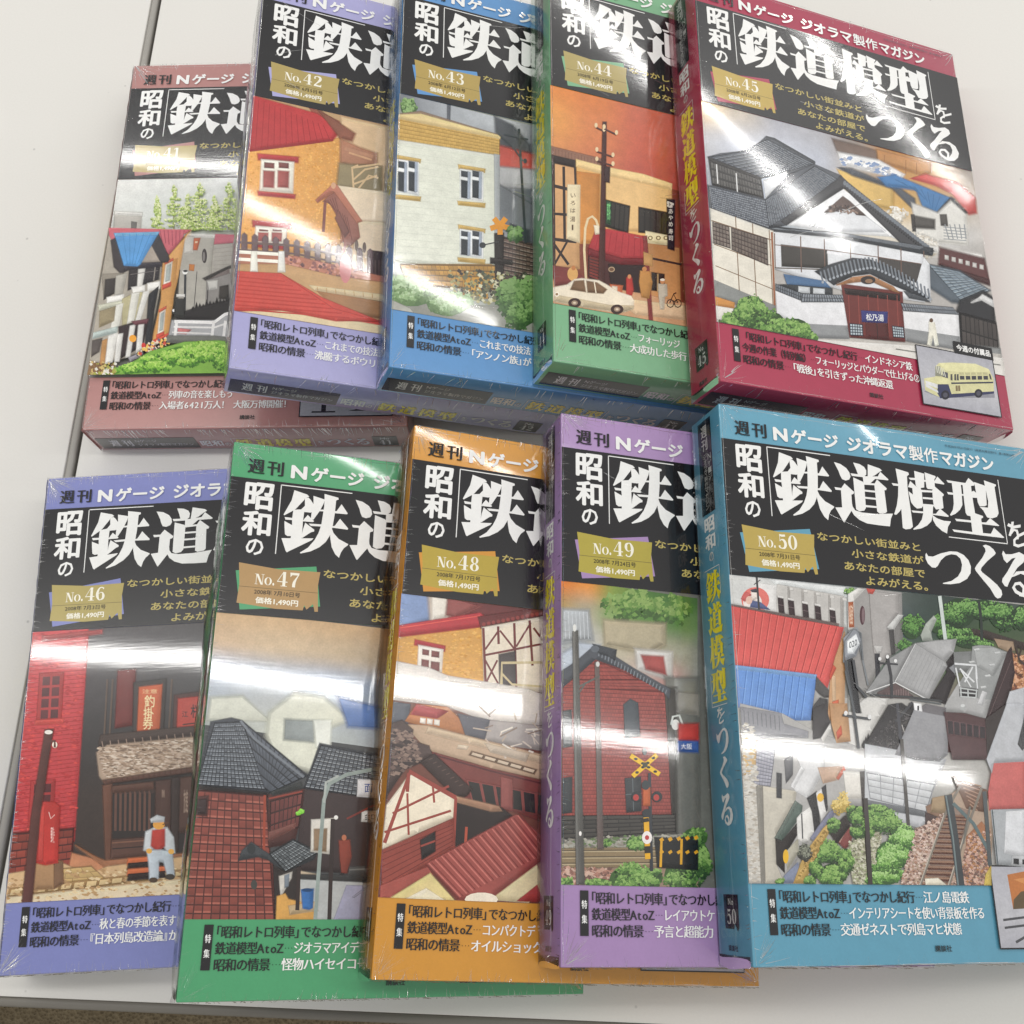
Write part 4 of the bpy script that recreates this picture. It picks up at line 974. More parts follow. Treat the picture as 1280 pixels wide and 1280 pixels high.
def pic48():
    A = Art(48); A.soft = 1.2; A.reg(425, 570)
    A.soft = 2.0
    A.p('8096c0', '225,500 345,510 345,610 225,640', .1); A.p('c8b8ac', '330,505 460,525 460,600 340,620', .15); A.p('e8e0d4', '345,515 402,522 398,600 345,612', .05)
    A.p('6c3030', '400,520 800,575 800,600 520,600 440,590', .15); A.p('94504c', '405,530 520,560 430,600 398,590')
    A.soft = .8
    A.p('d29a44', '215,665 530,625 540,860 300,800 208,770', .08); A.spk('220,680 520,640 530,840 300,790', 300, 4, ['dca850', 'c88c38', 'e0b060'], 2)
    A.p('b83038', '222,632 520,585 540,600 525,635 218,672', .1); A.l('d85850', 4, '224,640 520,595')
    A.p('6a2a2a', '515,600 800,558 800,592 525,640', .1)
    for i in range(15): A.blob(535 + i * 18, 626 - i * 3.4, 7, 7, '8c3c38')
    A.p('b03038', '280,685 390,708 388,726 278,702'); A.p('ece4d8', '294,706 382,722 376,802 290,788', .03)
    for x, y, w, h in ((308, 720, 22, 18), (342, 726, 26, 20), (305, 758, 24, 30), (340, 766, 28, 30)): A.p('7c4440', [(x, y), (x + w, y + 4), (x + w - 1, y + h + 3), (x - 1, y + h)])
    A.p('e4d8c4', '530,640 800,592 800,880 538,860', .04)
    for w, q in ((9, '533,640 542,858'), (9, '588,634 590,700'), (9, '648,622 656,880'), (9, '705,612 716,780'), (8, '535,742 800,690'), (7, '540,720 590,650'), (7, '595,650 650,720'), (7, '655,710 710,620'), (7, '540,760 590,850'), (7, '585,760 545,840'), (8, '720,640 780,720')): A.l('6c3030', w, q)
    A.p('4c4444', '592,740 650,728 652,850 595,855', .1)
    A.p('dcd4cc', '205,765 330,790 400,820 590,850 700,870 780,900 780,1000 560,990 400,930 200,905', .06)
    A.l('c8b890', 10, '600,850 602,770 760,768'); A.l('c8b890', 8, '602,810 640,850 780,860')
    A.p('585c66', '190,915 260,925 250,1000 190,990', .1); A.p('b87848', '285,925 400,935 450,985 470,1045 330,1010 245,985', .15); A.p('b04848', '285,925 400,950 360,975 265,960')
    for i in range(3): A.p('ece0d4', [(300 + i * 26, 975 + i * 3), (318 + i * 26, 978 + i * 3), (316 + i * 26, 996 + i * 3), (298 + i * 26, 992 + i * 3)])
    A.p('5c5c64', '440,960 560,985 540,1060 470,1045', .1); A.p('a8a09c', '560,985 780,1010 780,1100 540,1060', .1)
    # the electric car
    A.p('c0a488', '240,1000 330,1005 480,1045 640,1085 780,1120 780,1215 560,1165 330,1098', .1); A.p('d4bca0', '330,1010 480,1048 780,1128 780,1150 480,1070 320,1030', .05)
    A.tiles('490,1100 730,1168 722,1182 482,1112', 5, 1, 'd8c4ac', '7c6450', .05, .2, .3); A.p('d8c4ac', '440,1075 478,1080 470,1092 436,1088')
    r = A.r
    for i in range(26):
        x, y = r.uniform(530, 760), r.uniform(960, 1110)
        A.l(r.choice(['e0d8cc', 'b8a898', 'd0c4b8', '8c7c70']), r.uniform(4, 7), [(x, y), (x + r.uniform(-70, 90), y + r.uniform(-45, 45))])
    A.p('c8b8a4', '540,1070 700,1110 690,1135 560,1100'); 
    A.p('7a3a34', '330,1098 560,1165 780,1215 780,1370 640,1320 470,1280 430,1200', .12); A.l('54282a', 6, '335,1108 560,1172 780,1226')
    A.tiles('470,1205 780,1265 780,1345 490,1285', 6, 1, '2c2826', '84423c', .2, .22, .1); A.p('94504a', '600,1195 640,1205 640,1320 600,1310', .05)
    # near roofs
    A.p('4c3c38', '180,1000 230,985 270,1020 262,1060 330,1080 340,1110 300,1140 240,1165 175,1260 160,1310', .2)
    A.spk('190,1010 270,1030 300,1130 190,1200', 160, 8, ['6c5850', '382c2a', '8a7468'], 1.5)
    A.p('3c2c28', '300,1140 350,1110 490,1240 470,1265 430,1270', .1); 
    for i in range(8): A.l('5c4840', 3, [(330 + i * 16, 1130 + i * 14), (345 + i * 16, 1124 + i * 14)])
    A.p('2c2220', '430,1270 600,1310 640,1340 520,1430 425,1470', .15); A.p('b0886c', '430,1268 590,1305 600,1320 560,1320 430,1285'); A.l('a84c38', 10, '470,1380 466,1450')
    A.p('e8dcc4', '160,1440 175,1300 265,1180 425,1265 420,1345 290,1400 160,1470', .04)
    for w, q in ((14, '165,1440 262,1172 430,1270'), (13, '262,1178 430,1275 420,1470'), (13, '255,1180 250,1250'), (9, '195,1330 405,1228'), (9, '165,1400 412,1320'), (8, '250,1255 255,1410'), (8, '345,1230 350,1290')): A.l('94443a', w, q)
    A.p('904034', '150,1470 420,1350 425,1460 330,1520 160,1630', .1)
    for i in range(7): A.l('6c2c28', 3, [(155, 1480 + i * 24), (420, 1372 + i * 15)])
    A.p('2e2626', '300,1430 352,1400 352,1470 305,1500', .1); A.l('94443a', 7, '300,1452 354,1432')
    A.p('a04c42', '150,1600 325,1530 345,1560 190,1650 150,1650', .08); A.l('5c2824', 6, '200,1640 335,1560')
    # corrugated roof and yard
    A.p('dcc888', '190,1645 335,1555 430,1660 180,1660', .12); A.p('ece0c0', '230,1655 320,1610 400,1660'); A.p('dccca0', '560,1650 760,1500 780,1560 700,1660', .06); A.p('ac3c38', '660,1655 780,1560 780,1660', .1)
    A.p('9c4a42', '322,1518 655,1335 780,1440 780,1480 560,1645 440,1650', .08)
    for i in range(15):
        t = i / 14; A.l('c07066', 5, [(330 + 330 * t, 1515 - 178 * t), (448 + 320 * t, 1640 - 165 * t)]); A.l('7a3430', 4, [(339 + 330 * t, 1512 - 178 * t), (457 + 320 * t, 1637 - 165 * t)])
    A.l('6c2e2a', 7, '322,1522 442,1648'); A.blob(525, 1650, 62, 26, 'ece0cc')
    return A

def pic49():
    A = Art(49); A.soft = 0.9; A.reg(425, 570)
    A.field('815,455 1330,530 1330,950 815,880', ['d87428 dc8c38 7c9040 4c7434 426c30 4c6c38', 'a88c58 a8a088 7c9a58 5c8440 547a3c 688450', 'a0a4a4 b4b4b0 b0a890 a8a088 a09c88 8c8c80', 'a8acb0 a8a8a8 bcb4a4 c0a8a0 b08078 8c8c88', 'a0a4a8 a8a8a8 a89c90 a88c84 907470 747470'])
    A.leaves([(1090, 560, 110, 60), (1230, 570, 90, 55)], 260, 20, ['426030', '547a38', '6c9048', '88a45c'])
    A.soft = 2.4
    A.p('b0a488', '985,615 1205,630 1205,700 1150,730 990,700', .08); A.p('d0ccc8', '1105,725 1230,735 1230,830 1110,790'); A.p('a84844', '1125,745 1200,750 1210,810 1140,790', .1)
    A.p('a8acb0', '830,575 920,580 935,680 830,690', .12)
    for i in range(7): A.l('c0c4c8', 3, [(835 + i * 14, 580), (840 + i * 14, 680)])
    A.p('b4bcc8', '830,740 890,700 960,705 900,770 830,800', .08)
    A.p('6c6c66', '1215,830 1330,830 1330,1420 1215,1420', .15); A.p('8c8880', '1240,880 1330,890 1330,960 1240,950'); A.p('38342f', '1222,870 1245,870 1245,1420 1225,1420')
    A.blob(1248, 1000, 15, 20, 'd8d8d4'); A.l('c8ccc8', 8, '1232,1000 1238,970 1262,965 1275,1000 1275,1060'); A.p('c03830', '1262,1000 1330,1000 1330,1060 1262,1060'); A.p('3058a0', '1258,1062 1330,1064 1330,1100 1258,1098'); A.txt('大阪', 'ececf0', (1268, 1070, 1310, 1092))
    A.soft = .6
    # warehouse
    A.p('7c302c', '828,850 948,758 1060,795 1205,868 1232,1345 828,1345')
    A.tiles('830,852 945,764 1232,1342 826,1342', 1, 1, '8c3834', None, .05, 0, 0)
    A.tiles('828,1010 1216,1020 1232,1342 826,1342', 38, 24, '9c443c', '6c2826', .14, .12, .2, stag=True)
    A.tiles('828,860 1206,880 1216,1020 828,1010', 38, 10, '9c443c', '6c2826', .14, .12, .2, stag=True)
    A.tiles('862,835 1120,835 1200,872 828,862', 30, 3, '9c443c', '6c2826', .14, .12, .2, stag=True)
    A.tiles('930,775 985,775 1110,832 870,832', 14, 4, '9c443c', '6c2826', .14, .12, .2, stag=True)
    A.p('4a4e56', '815,808 870,772 925,725 950,705 975,712 1010,738 1100,795 1228,868 1224,905 1205,880 1060,795 950,755 830,858', .08)
    for i in range(22): t = i / 21; A.l('787e86', 4, [(965 + 250 * t, 725 + 145 * t), (962 + 248 * t, 745 + 140 * t)])
    A.p('3c4046', '940,700 1028,722 1022,760 1000,745 965,735'); A.blob(948, 718, 16, 13, '5c626a')
    A.p('3c444c', '1055,925 1080,905 1108,920 1115,1040 1060,1050', .1); A.p('34383c', '1060,1200 1118,1195 1120,1320 1066,1325', .1); A.l('5c6468', 3, '1088,1200 1092,1320'); A.l('5c6468', 3, '1062,1260 1120,1256')
    A.p('34383c', '828,1200 862,1195 862,1325 828,1330', .1); A.p('3c4044', '830,950 860,945 862,1080 830,1085', .1)
    A.tiles('826,1340 1245,1335 1248,1410 826,1440', 5, 6, '44403c', '201e1c', .25, .04, .3, stag=True)
    A.p('98968c', '826,1435 1330,1405 1330,1470 826,1480', .1); A.spk('826,1425 1330,1400 1330,1480 826,1470', 300, 7, ['8a8478', 'a8a498', '6c6860', '5c7048'], 1.6)
    A.p('8c7858', '826,1462 1330,1455 1330,1540 826,1545', .1)
    for y in (1468, 1492, 1515): A.l('5c5040', 4, [(826, y), (1330, y - 4)]); A.l('b8a888', 3, [(826, y + 5), (1330, y + 1)])
    A.p('947c68', '826,1535 1330,1530 1330,1620 826,1620', .1); A.spk('826,1530 1010,1535 1010,1610 826,1610', 420, 8, ['b89080', '8c6458', 'c8a898', '6c5048', 'a87868'], 1.3)
    A.leaves([(1080, 1575, 85, 55), (1150, 1570, 55, 40), (960, 1590, 50, 20), (1100, 1440, 40, 25), (840, 1590, 30, 22), (990, 1440, 25, 12)], 900, 12, GREENS, '3c5c2c')
    A.leaves([(1270, 1560, 70, 60), (1320, 1500, 60, 80), (1320, 1420, 50, 40)], 700, 12, GREENS, '3c5c2c')
    A.p('1c1c1c', '1170,1420 1330,1430 1330,1540 1180,1530', .1)
    # barrier, poles, signal
    for i in range(9):
        x = 1190 + i * 16; A.l('d8a020' if i % 2 == 0 else '2a2620', 13, [(x, 1432 - i), (x + 12, 1424 - i)]); A.l('d8a020' if i % 2 == 0 else '2a2620', 11, [(x, 1478), (x + 12, 1470)])
    A.l('d8a020', 9, '1195,1430 1192,1530'); A.l('d8a020', 9, '1270,1425 1268,1520')
    A.p('5a5854', '866,655 884,650 908,1595 880,1592', .05); A.p('7a7874', '866,655 872,655 886,1592 880,1592'); A.blob(872, 640, 7, 14, 'd8d8d4'); A.p('6a5c58', '948,768 962,768 978,1462 958,1462', .05)
    A.l('5a5854', 7, '885,860 965,820'); A.l('5a5854', 6, '890,880 910,850'); A.blob(893, 1405, 5, 9, 'e8e4e0'); A.blob(958, 775, 7, 10, 'c8c8c4')
    for a, b in (((1080, 1115), (1188, 1185)), ((1088, 1192), (1178, 1112))):
        A.l('e8b81c', 18, [a, b])
        for t in (.18, .42, .62, .85): A.blob(a[0] + (b[0] - a[0]) * t, a[1] + (b[1] - a[1]) * t, 7, 5, '2a2418')
    A.blob(1134, 1150, 10, 10, '3c3c28'); A.blob(1132, 1100, 9, 13, '3c4448')
    A.l('30343a', 12, '1150,1180 1158,1545'); A.p('c05c28', '1128,1235 1152,1235 1152,1300 1128,1300', .1)
    for x, y in ((1102, 1268), (1178, 1268)): A.blob(x, y, 20, 20, '24282c'); A.blob(x - 2, y + 3, 11, 12, 'b03834')
    A.blob(1136, 1225, 15, 18, '30383c'); A.blob(1140, 1330, 18, 16, '2c3034'); A.l('e0a820', 20, '1138,1345 1144,1500'); A.l('2a2620', 22, '1142,1452 1144,1478'); A.l('2a2620', 22, '1136,1348 1138,1362')
    A.blob(1141, 1420, 19, 24, 'ece4e0'); A.blob(1141, 1420, 8, 9, 'b83c3c')
    return A

def pic50():
    A = Art(50); A.soft = 1.0; A.reg(850, 570)
    A.field('180,430 1330,560 1330,900 180,900', ['d0d4d4 d4d4d4 a8acac 5c6460 34403c 3c4844 445048', 'c4c4c4 c0c0c0 9a9c9a 3c4850 34443c 3c5034 44543c', 'b8b4b0 b4b0ac 8c8c88 5a6c60 4c6448 6c6c58 7a6450', 'a8a4a0 a09c98 8c8c88 7c7a76 7c7870 84705c 8c6c54'])
    # left: long pale building with a painted hoarding, red and blue roofs
    A.reg(910, 710, .174); A.soft = .5
    A.p('cfd0ce', '10,45 400,100 840,160 850,420 600,380 10,270', .05); A.p('dfe2e2', '300,85 840,140 850,205 350,125', .03)
    A.p('e0dedc', '215,108 345,130 352,330 225,300', .04); A.p('bdbab6', '352,118 830,205 830,440 352,330', .04)
    for x, y in ((430, 140), (530, 155), (620, 175), (722, 195), (810, 212)): A.p('aaa6a2', [(x, y), (x + 12, y + 2), (x + 14, y + 210), (x + 2, y + 206)]); A.p('d0cdc9', [(x + 12, y + 2), (x + 40, y + 6), (x + 42, y + 26), (x + 14, y + 20)])
    for x, y in ((358, 210), (433, 228), (534, 252), (624, 268), (730, 298)): A.p('38292c', [(x, y), (x + 36, y + 6), (x + 46, y + 116), (x + 8, y + 106)]); A.l('6a5a5c', 4, [(x + 3, y + 52), (x + 42, y + 60)]); A.p('dedbd8', [(x - 2, y - 12), (x + 38, y - 4), (x + 38, y + 8), (x, y)])
    A.blob(195, 230, 100, 92, 'd8746c', 20); A.blob(175, 250, 68, 72, 'e4dad6', 16); A.p('c8605c', '95,220 130,175 170,190 120,240'); A.p('e8dcd4', '165,165 205,165 210,215 175,235'); A.p('40404c', '162,160 200,150 210,175 170,172'); A.p('54608c', '170,235 235,250 300,300 160,280'); A.blob(150, 232, 24, 30, 'dcb8a8')
    A.p('7a6a66', '20,262 795,402 795,422 20,282', .05); A.l('3c3a3c', 14, '205,65 222,300'); A.l('3c3a3c', 6, '185,120 232,85')
    A.leaves([(880, 165, 50, 26)], 110, 11, GREENS)
    A.p('d2504c', '25,276 400,352 828,430 712,860 632,782 55,702', .1)
    for i in range(14): t = i / 13; A.l('8c3030', 4, [(90 + 690 * t, 290 + 135 * t), (55 + 605 * t, 702 + 85 * t)]); A.l('e07068', 4, [(98 + 690 * t, 292 + 135 * t), (63 + 605 * t, 703 + 85 * t)])
    A.p('5c8cd0', '55,702 632,770 632,800 590,1092 380,1092 375,1050 75,1000', .1); A.p('84b0e4', '55,702 632,770 630,795 55,728', .03)
    for i in range(10): t = i / 9; A.l('3c68ac', 4, [(130 + 430 * t, 735 + 48 * t), (100 + 420 * t, 1000 + 90 * t)]); A.l('7ca8e0', 4, [(138 + 430 * t, 736 + 48 * t), (108 + 420 * t, 1000 + 90 * t)])
    A.p('4a4848', '632,782 745,905 735,925 690,930 625,880', .12); A.p('9a9896', '625,880 665,930 608,1000'); A.p('403e40', '660,935 712,945 715,1092 598,1092 608,1000', .15)
    A.p('c09468', '770,640 835,450 840,640 830,1092 715,1092 735,780', .1); A.p('d0b08c', '745,770 768,780 770,950 750,960'); A.p('d05038', '755,700 772,720 735,800 728,780'); A.p('cc6038', '750,965 790,950 790,985 755,1030')
    # cinema tower, sign arch
    A.reg(1060, 720, .20147)
    A.p('959290', '70,75 330,105 335,440 270,490 200,560 120,700 60,780 0,700 0,150', .12); A.p('dcdad6', '0,115 60,78 100,85 35,150 30,330 0,330', .05); A.p('b05c30', '2,165 28,163 34,315 6,318', .05); A.txt('映画館', 'e0c8b0', (6, 175, 28, 305))
    A.p('a5a19f', '130,95 310,118 312,230 240,340 260,480 200,560 165,600 140,300', .08); A.p('c04c40', '115,80 165,85 150,110 125,108'); A.blob(87, 245, 17, 60, '4c3036'); A.blob(92, 245, 9, 48, '7a6468'); A.l('7c7876', 4, '128,100 150,400 175,640')
    A.p('c6c6c4', '240,320 310,240 338,245 280,335', .05); A.p('4a4848', '252,338 280,335 290,480 268,490'); A.p('7c7a78', '290,330 335,260 335,430 292,470', .1); A.p('b8b6b4', '160,435 215,438 205,470 180,485'); A.p('34343a', '165,485 192,485 195,620 172,630')
    # wooded slope
    A.leaves([(395, 320, 68, 80), (350, 430, 50, 35), (545, 300, 40, 60)], 420, 12, ['243c20', '34582c', '4c7838', '64924a'], '2a4424')
    A.p('a6aca4', '450,370 480,300 530,250 545,270 510,350 520,400 460,400', .1)
    A.leaves([(690, 230, 105, 100), (830, 210, 100, 70), (960, 250, 90, 90), (1080, 260, 60, 90), (690, 370, 120, 50), (780, 420, 120, 35), (620, 350, 60, 60)], 1500, 13, ['1c301c', '2c4c28', '446c34', '5c8844', '7aa45c'], '243c22')
    A.p('3c302c', '760,330 850,340 1100,420 1100,460 900,400 780,365', .15); A.l('28302c', 17, '808,155 822,260 828,400'); A.l('c4ccc8', 22, '566,125 602,400')
    A.p('a08870', '905,390 1020,410 1030,460 990,470 930,440', .1); A.spk('1010,480 1100,500 1100,720 1015,700', 260, 13, ['a4704c', '7c4c38', 'c08c64', '5c3c30', 'd0a080'], 1.2); A.l('3c302c', 12, '1030,410 1060,520 1100,560'); A.l('3c302c', 8, '1080,440 1050,520')
    # train
    A.p('7c7e7e', '645,475 770,470 765,590 650,600', .08); A.p('919393', '770,440 810,432 880,436 985,475 1005,500 845,885 700,850 590,845 610,790 690,660 760,560', .06)
    A.p('a2a4a4', '780,450 900,445 980,480 900,620 800,560', .05); A.p('a8a8a8', '600,800 680,670 800,760 880,770 845,882 720,850 590,842', .05)
    A.l('b8b8b8', 6, '1000,500 848,885'); A.l('6c6c6c', 4, '590,846 720,850 846,886')
    A.p('3a2a2c', '985,475 1010,440 1030,600 1010,700 930,900 880,1092 850,1092 850,890', .1); A.l('5c4a4a', 4, '1010,520 860,900')
    A.p('5a3c3c', '592,848 720,855 850,890 855,1092 610,1092', .06); A.p('6e4c4a', '592,880 850,925 852,940 594,895'); A.tiles('605,905 850,945 852,1005 610,975', 6, 1, '3a2c30', '6a4a4a', .15, .2, .12); A.p('90807c', '605,985 850,1010 850,1020 605,995')
    for x, y in ((798, 455), (925, 475), (768, 532), (892, 550), (865, 618), (838, 688)): A.p('c4c6c6', [(x - 22, y), (x + 10, y - 6), (x + 20, y + 6), (x - 12, y + 10)])
    A.p('c8c8ca', '830,715 858,725 830,800 800,795', .04)
    for w, q in ((13, '625,570 660,545 790,555 795,640'), (10, '665,570 690,690 800,710'), (10, '690,575 780,660'), (10, '770,565 720,660'), (9, '665,620 640,600 618,560'), (8, '700,590 760,690'), (8, '790,600 800,700')): A.l('d4d6d8', w, q)
    A.p('8c8e92', '615,560 655,545 660,605 635,612', .1); A.p('3c3a3c', '690,690 800,705 795,750 690,745'); 
    for q in ('688,695 800,712', '690,722 795,732', '692,748 790,756', '695,690 698,748', '740,700 742,752', '795,705 790,755'): A.l('b8bcbc', 8, q)
    A.blob(708, 815, 18, 22, 'a8aaaa'); A.blob(708, 805, 14, 10, 'c8caca')
    # platform building
    A.p('2c2628', '505,760 610,600 600,545 650,480 652,545 620,570 665,620 600,795', .1)
    A.p('9a9a9a', '110,722 260,510 415,420 540,402 668,394 650,470 600,535 610,560 490,770 290,662 150,740', .06)
    A.p('ababac', '415,420 668,394 648,472 590,530', .05); A.p('a3a3a4', '415,422 590,530 608,562 495,765 288,658', .05); A.p('8f8f90', '415,422 260,512 110,722 140,740 285,662', .06)
    A.l('c4c4c4', 5, '415,422 288,658')
    for i in range(9): A.l('939395', 3, [(430 + i * 20, 430 + i * 12), (310 + i * 22, 668 + i * 11)])
    A.p('5c4a4a', '180,725 290,668 400,745 380,760 200,752', .08)
    for i in range(12): A.l('857070', 4, [(205 + i * 15, 740 - min(i, 9) * 5), (205 + i * 15, 752)])
    A.l('d0d0d0', 7, '110,724 290,662 490,768'); A.l('3c3e40', 12, '135,738 380,752 580,778'); A.l('5a5e60', 10, '380,765 575,795')
    A.p('d2d0cc', '110,755 240,765 230,800 190,870 140,960 60,1092 0,1092 0,820 60,800', .06); A.p('9c9c98', '0,740 60,770 80,850 0,840', .1); A.p('2c2c30', '0,480 18,500 40,560 72,850 48,850 0,700', .1)
    A.p('6f6c70', '480,795 600,820 610,1092 300,1092 330,950 400,850', .1)
    for i in range(26):
        x = 90 + i * 12 + A.r.uniform(-4, 4); y = 1050 - i * 9; A.p('262426', [(x, y + 60), (x - 6, y), (x + 6, y - 26 - 14 * (i % 3)), (x + 18, y - 10), (x + 24, y + 60)])
    A.p('2a2729', '90,1092 130,1000 190,900 250,800 330,790 400,840 400,960 440,1092', .15)
    A.spk('120,1050 330,820 400,900 430,1092', 420, 9, ['3c383a', '1c1a1c', '565254', '44403e'], .7)
    A.p('ececee', '405,790 448,796 455,850 425,850 408,830', .02); A.txt('1', '2c2c30', (425, 806, 436, 836))
    A.p('4c80c0', '385,905 420,920 480,1005 465,1035 435,1010 405,965', .12)
    for x, y in ((330, 925), (480, 950), (510, 960), (550, 940), (300, 850), (340, 1000)): A.l('b8b4b0', 5, [(x, y), (x + 18, y + 55)])
    A.l('3c3c40', 16, '290,905 395,785'); A.l('38383c', 18, '240,505 262,620 268,760'); A.l('38383c', 10, '185,540 305,550'); A.l('44444a', 20, '300,790 330,1092')
    for x, y in ((193, 515), (240, 502), (290, 528)): A.blob(x, y, 10, 12, 'e0e0e0')
    A.l('8c9094', 13, '0,350 50,325 72,370 60,430 0,500'); A.p('e4e8ec', '0,400 40,360 52,395 20,450 0,465'); A.l('787c80', 11, '62,400 90,540 120,680')
    # salmon and white roofs at the right
    A.p('b9bbc0', '885,1092 1000,720 1100,690 1100,1092', .05); A.p('4a4a4c', '1030,1050 1085,850 1100,840 1100,1092 1040,1080', .1)
    A.reg(910, 880, .21064)
    # lower left: shop row down the lane
    A.p('a8a6a4', '70,0 320,60 500,160 720,240 902,300 902,620 700,600 560,640 480,800 320,1070 110,1070', .04)
    A.p('8c8c92', '70,20 310,60 325,120 470,165 470,200 180,200 80,150', .1)
    for i in range(9): A.l('6c6c74', 5, [(90 + i * 26, 40 + i * 4), (95 + i * 26, 110 + i * 6)])
    A.p('9a9aa6', '165,215 275,260 245,488 150,480', .08); A.tiles('165,215 275,260 245,488 150,480', 6, 12, 'a4a4b0', '72727e', .12, .12, .25)
    A.p('c8a468', '80,190 165,220 155,420 90,420', .15); A.p('c4c0b8', '85,430 165,480 215,1060 125,1060', .08); A.spk('75,100 150,140 200,1050 110,1050', 420, 8, ['c8c4bc', 'b4b0a8', 'bcb4a8', 'd0ccc4', 'aca498'], 2.2)
    A.p('beb8aa', '175,485 400,520 390,590 280,780 285,960 330,1070 215,1070', .06); A.p('8c8880', '165,490 200,490 215,1070 195,1070', .06); A.p('3c3c40', '285,410 312,415 312,558 285,555', .1); A.p('5c5c60', '330,330 380,300 378,420 340,470', .15)
    A.p('cfcfd0', '380,250 580,240 560,400 470,560 400,520 370,480 430,380', .08); A.p('dededf', '430,370 370,490 385,500 445,390', .03)
    A.p('57675f', '395,578 435,605 430,660 315,812 275,795', .08); A.p('748078', '395,578 405,590 285,802 275,795', .03); A.p('2b2422', '278,800 315,815 408,705 408,770 330,900 330,1000 285,950', .1); A.p('b0ac9c', '330,890 410,800 412,880 350,980', .08)
    A.p('dcdad6', '405,680 430,650 500,600 505,760 470,810 430,815 410,800', .05); A.l('4a4a4c', 8, '432,650 438,800'); A.p('2c2a2c', '465,560 520,520 530,600 540,720 510,770 495,640', .1); A.p('e0dedc', '520,530 560,500 580,640 550,690 530,600', .04); A.p('38363a', '552,500 575,480 585,620 578,640', .1)
    A.p('d8d6d2', '540,190 600,120 605,150 560,225'); A.p('3a3638', '500,30 570,0 600,110 545,200 500,210', .15); A.p('b88c60', '600,0 700,0 720,220 640,230 610,120', .1); A.p('c8583c', '640,170 665,130 670,180 645,210'); A.blob(543, 555, 20, 26, 'e4b43c'); A.blob(338, 905, 17, 42, 'e0b02c')
    A.p('c0a088', '530,380 680,370 640,450 560,470', .15); A.p('c86850', '640,440 680,375 690,390 650,450'); A.p('d8d4cc', '680,400 902,420 902,560 700,560', .06)
    A.p('7e8096', '485,795 560,690 600,640 645,620 600,700 540,790 500,810', .06); A.p('8088a0', '330,1020 410,940 420,1000 390,1060 325,1062', .06)
    A.p('bd9c52', '385,1062 430,940 480,850 560,740 600,700 610,730 560,820 500,930 450,1062', .1); A.spk('400,1050 480,860 600,710 500,950', 160, 9, ['c8a868', 'a88848', '8c7038'])
    A.leaves([(665, 590, 52, 62)], 170, 13, ['a08840', 'c4a858', 'd8c078']); A.leaves([(450, 880, 38, 55)], 220, 10, ['2a2c28', '44463e', '646658', '8c9080'], '2c2c28')
    A.p('7c3c38', '650,820 700,700 735,760 720,830 690,860', .1); A.l('b0887c', 9, '655,820 715,710'); A.p('2c2420', '600,760 690,660 720,720 640,830', .1)
    A.p('a3a18c', '700,860 780,790 902,760 902,1070 740,1070', .05); A.spk('710,820 902,750 902,1070 740,1070', 1200, 8, ['b4b09a', '8a8870', 'c8c6b4', '6e6c58', '9aa27c'], 1.1)
    A.leaves([(750, 660, 55, 60), (760, 760, 50, 40), (620, 720, 40, 50), (870, 650, 50, 60)], 560, 13, GREENS, '24401e')
    A.leaves([(600, 880, 70, 70), (690, 930, 50, 80), (520, 980, 40, 60), (620, 1010, 90, 70), (480, 1050, 40, 30), (870, 1030, 50, 50)], 1500, 13, GREENS, '24401e'); A.leaves([(300, 1050, 30, 20)], 90, 10, GREENS)
    A.l('3a3432', 30, '790,400 812,700 838,1075')
    # lower right: bank of pale planks, track, poles
    A.reg(1080, 880, .21053)
    A.p('b8babe', '0,240 480,330 400,520 360,700 330,735 180,700 140,620 0,600', .06)
    A.p('8e8e92', '290,40 490,80 488,300 440,340 300,330 180,300', .1); A.tiles('10,410 410,480 360,640 30,560', 5, 4, 'c8cacd', '95979c', .06, .07, .14); A.p('73767a', '0,570 360,640 360,670 0,610', .08)
    A.p('52383a', '470,50 720,90 735,330 520,330 490,200', .08); A.tiles('485,95 715,135 715,210 490,180', 6, 1, '332a2e', '64484a', .15, .2, .1); A.p('38302f', '715,90 840,0 840,60 745,310 725,300', .12)
    A.leaves([(70, 620, 75, 20), (90, 690, 110, 75), (20, 740, 40, 60)], 700, 13, GREENS, '24401e')
    A.p('a9927e', '300,740 420,700 480,560 560,500 700,520 760,640 740,1080 210,1080', .06)
    A.leaves([(230, 790, 85, 75), (160, 900, 105, 100), (215, 870, 70, 70), (110, 1010, 110, 75), (60, 1050, 60, 30)], 1700, 13, ['35562a', '4a7434', '649444', '84b05c', 'a4c880'], '34562a')
    A.p('8a6a54', '360,610 470,560 490,640 440,700 370,650', .12); A.p('43302e', '358,645 450,680 400,730 358,730', .1); A.p('a08868', '400,560 500,540 480,650 390,640', .1)
    A.spk('300,750 480,640 560,1075 210,1075', 1300, 9, ['b89c90', '8a6c60', 'c8b0a4', 'a4806c', '6c544c', 'd0bcb0'], 1.2)
    A.p('6a4c3c', '520,430 640,480 740,520 700,640 600,620', .12)
    for i in range(7): A.l('9c7c68', 7, [(560 + i * 10, 450 + i * 24), (690 - i * 4, 490 + i * 24)])
    A.p('9c6844', '600,790 690,700 740,760 600,1000 590,1060', .1); A.spk('610,780 740,740 740,1075 560,1075', 900, 9, ['b89080', '8a6458', 'c8a898', 'a87850', '6c544c'], 1.2)
    A.p('8a7468', '350,1075 480,640 520,600 620,640 560,900 480,1075', .06)
    for i in range(15):
        t = i / 14; y = 660 + 400 * t ** 1.15; x0 = 486 - 142 * t; x1 = 606 - 100 * t
        A.p('6a4236', [(x0, y), (x1, y + 5), (x1 - 4, y + 17 + 8 * t), (x0 - 6, y + 12 + 8 * t)]); A.p('a8846e', [(x0, y), (x1, y + 5), (x1 - 1, y + 9 + 3 * t), (x0 - 1, y + 4 + 3 * t)])
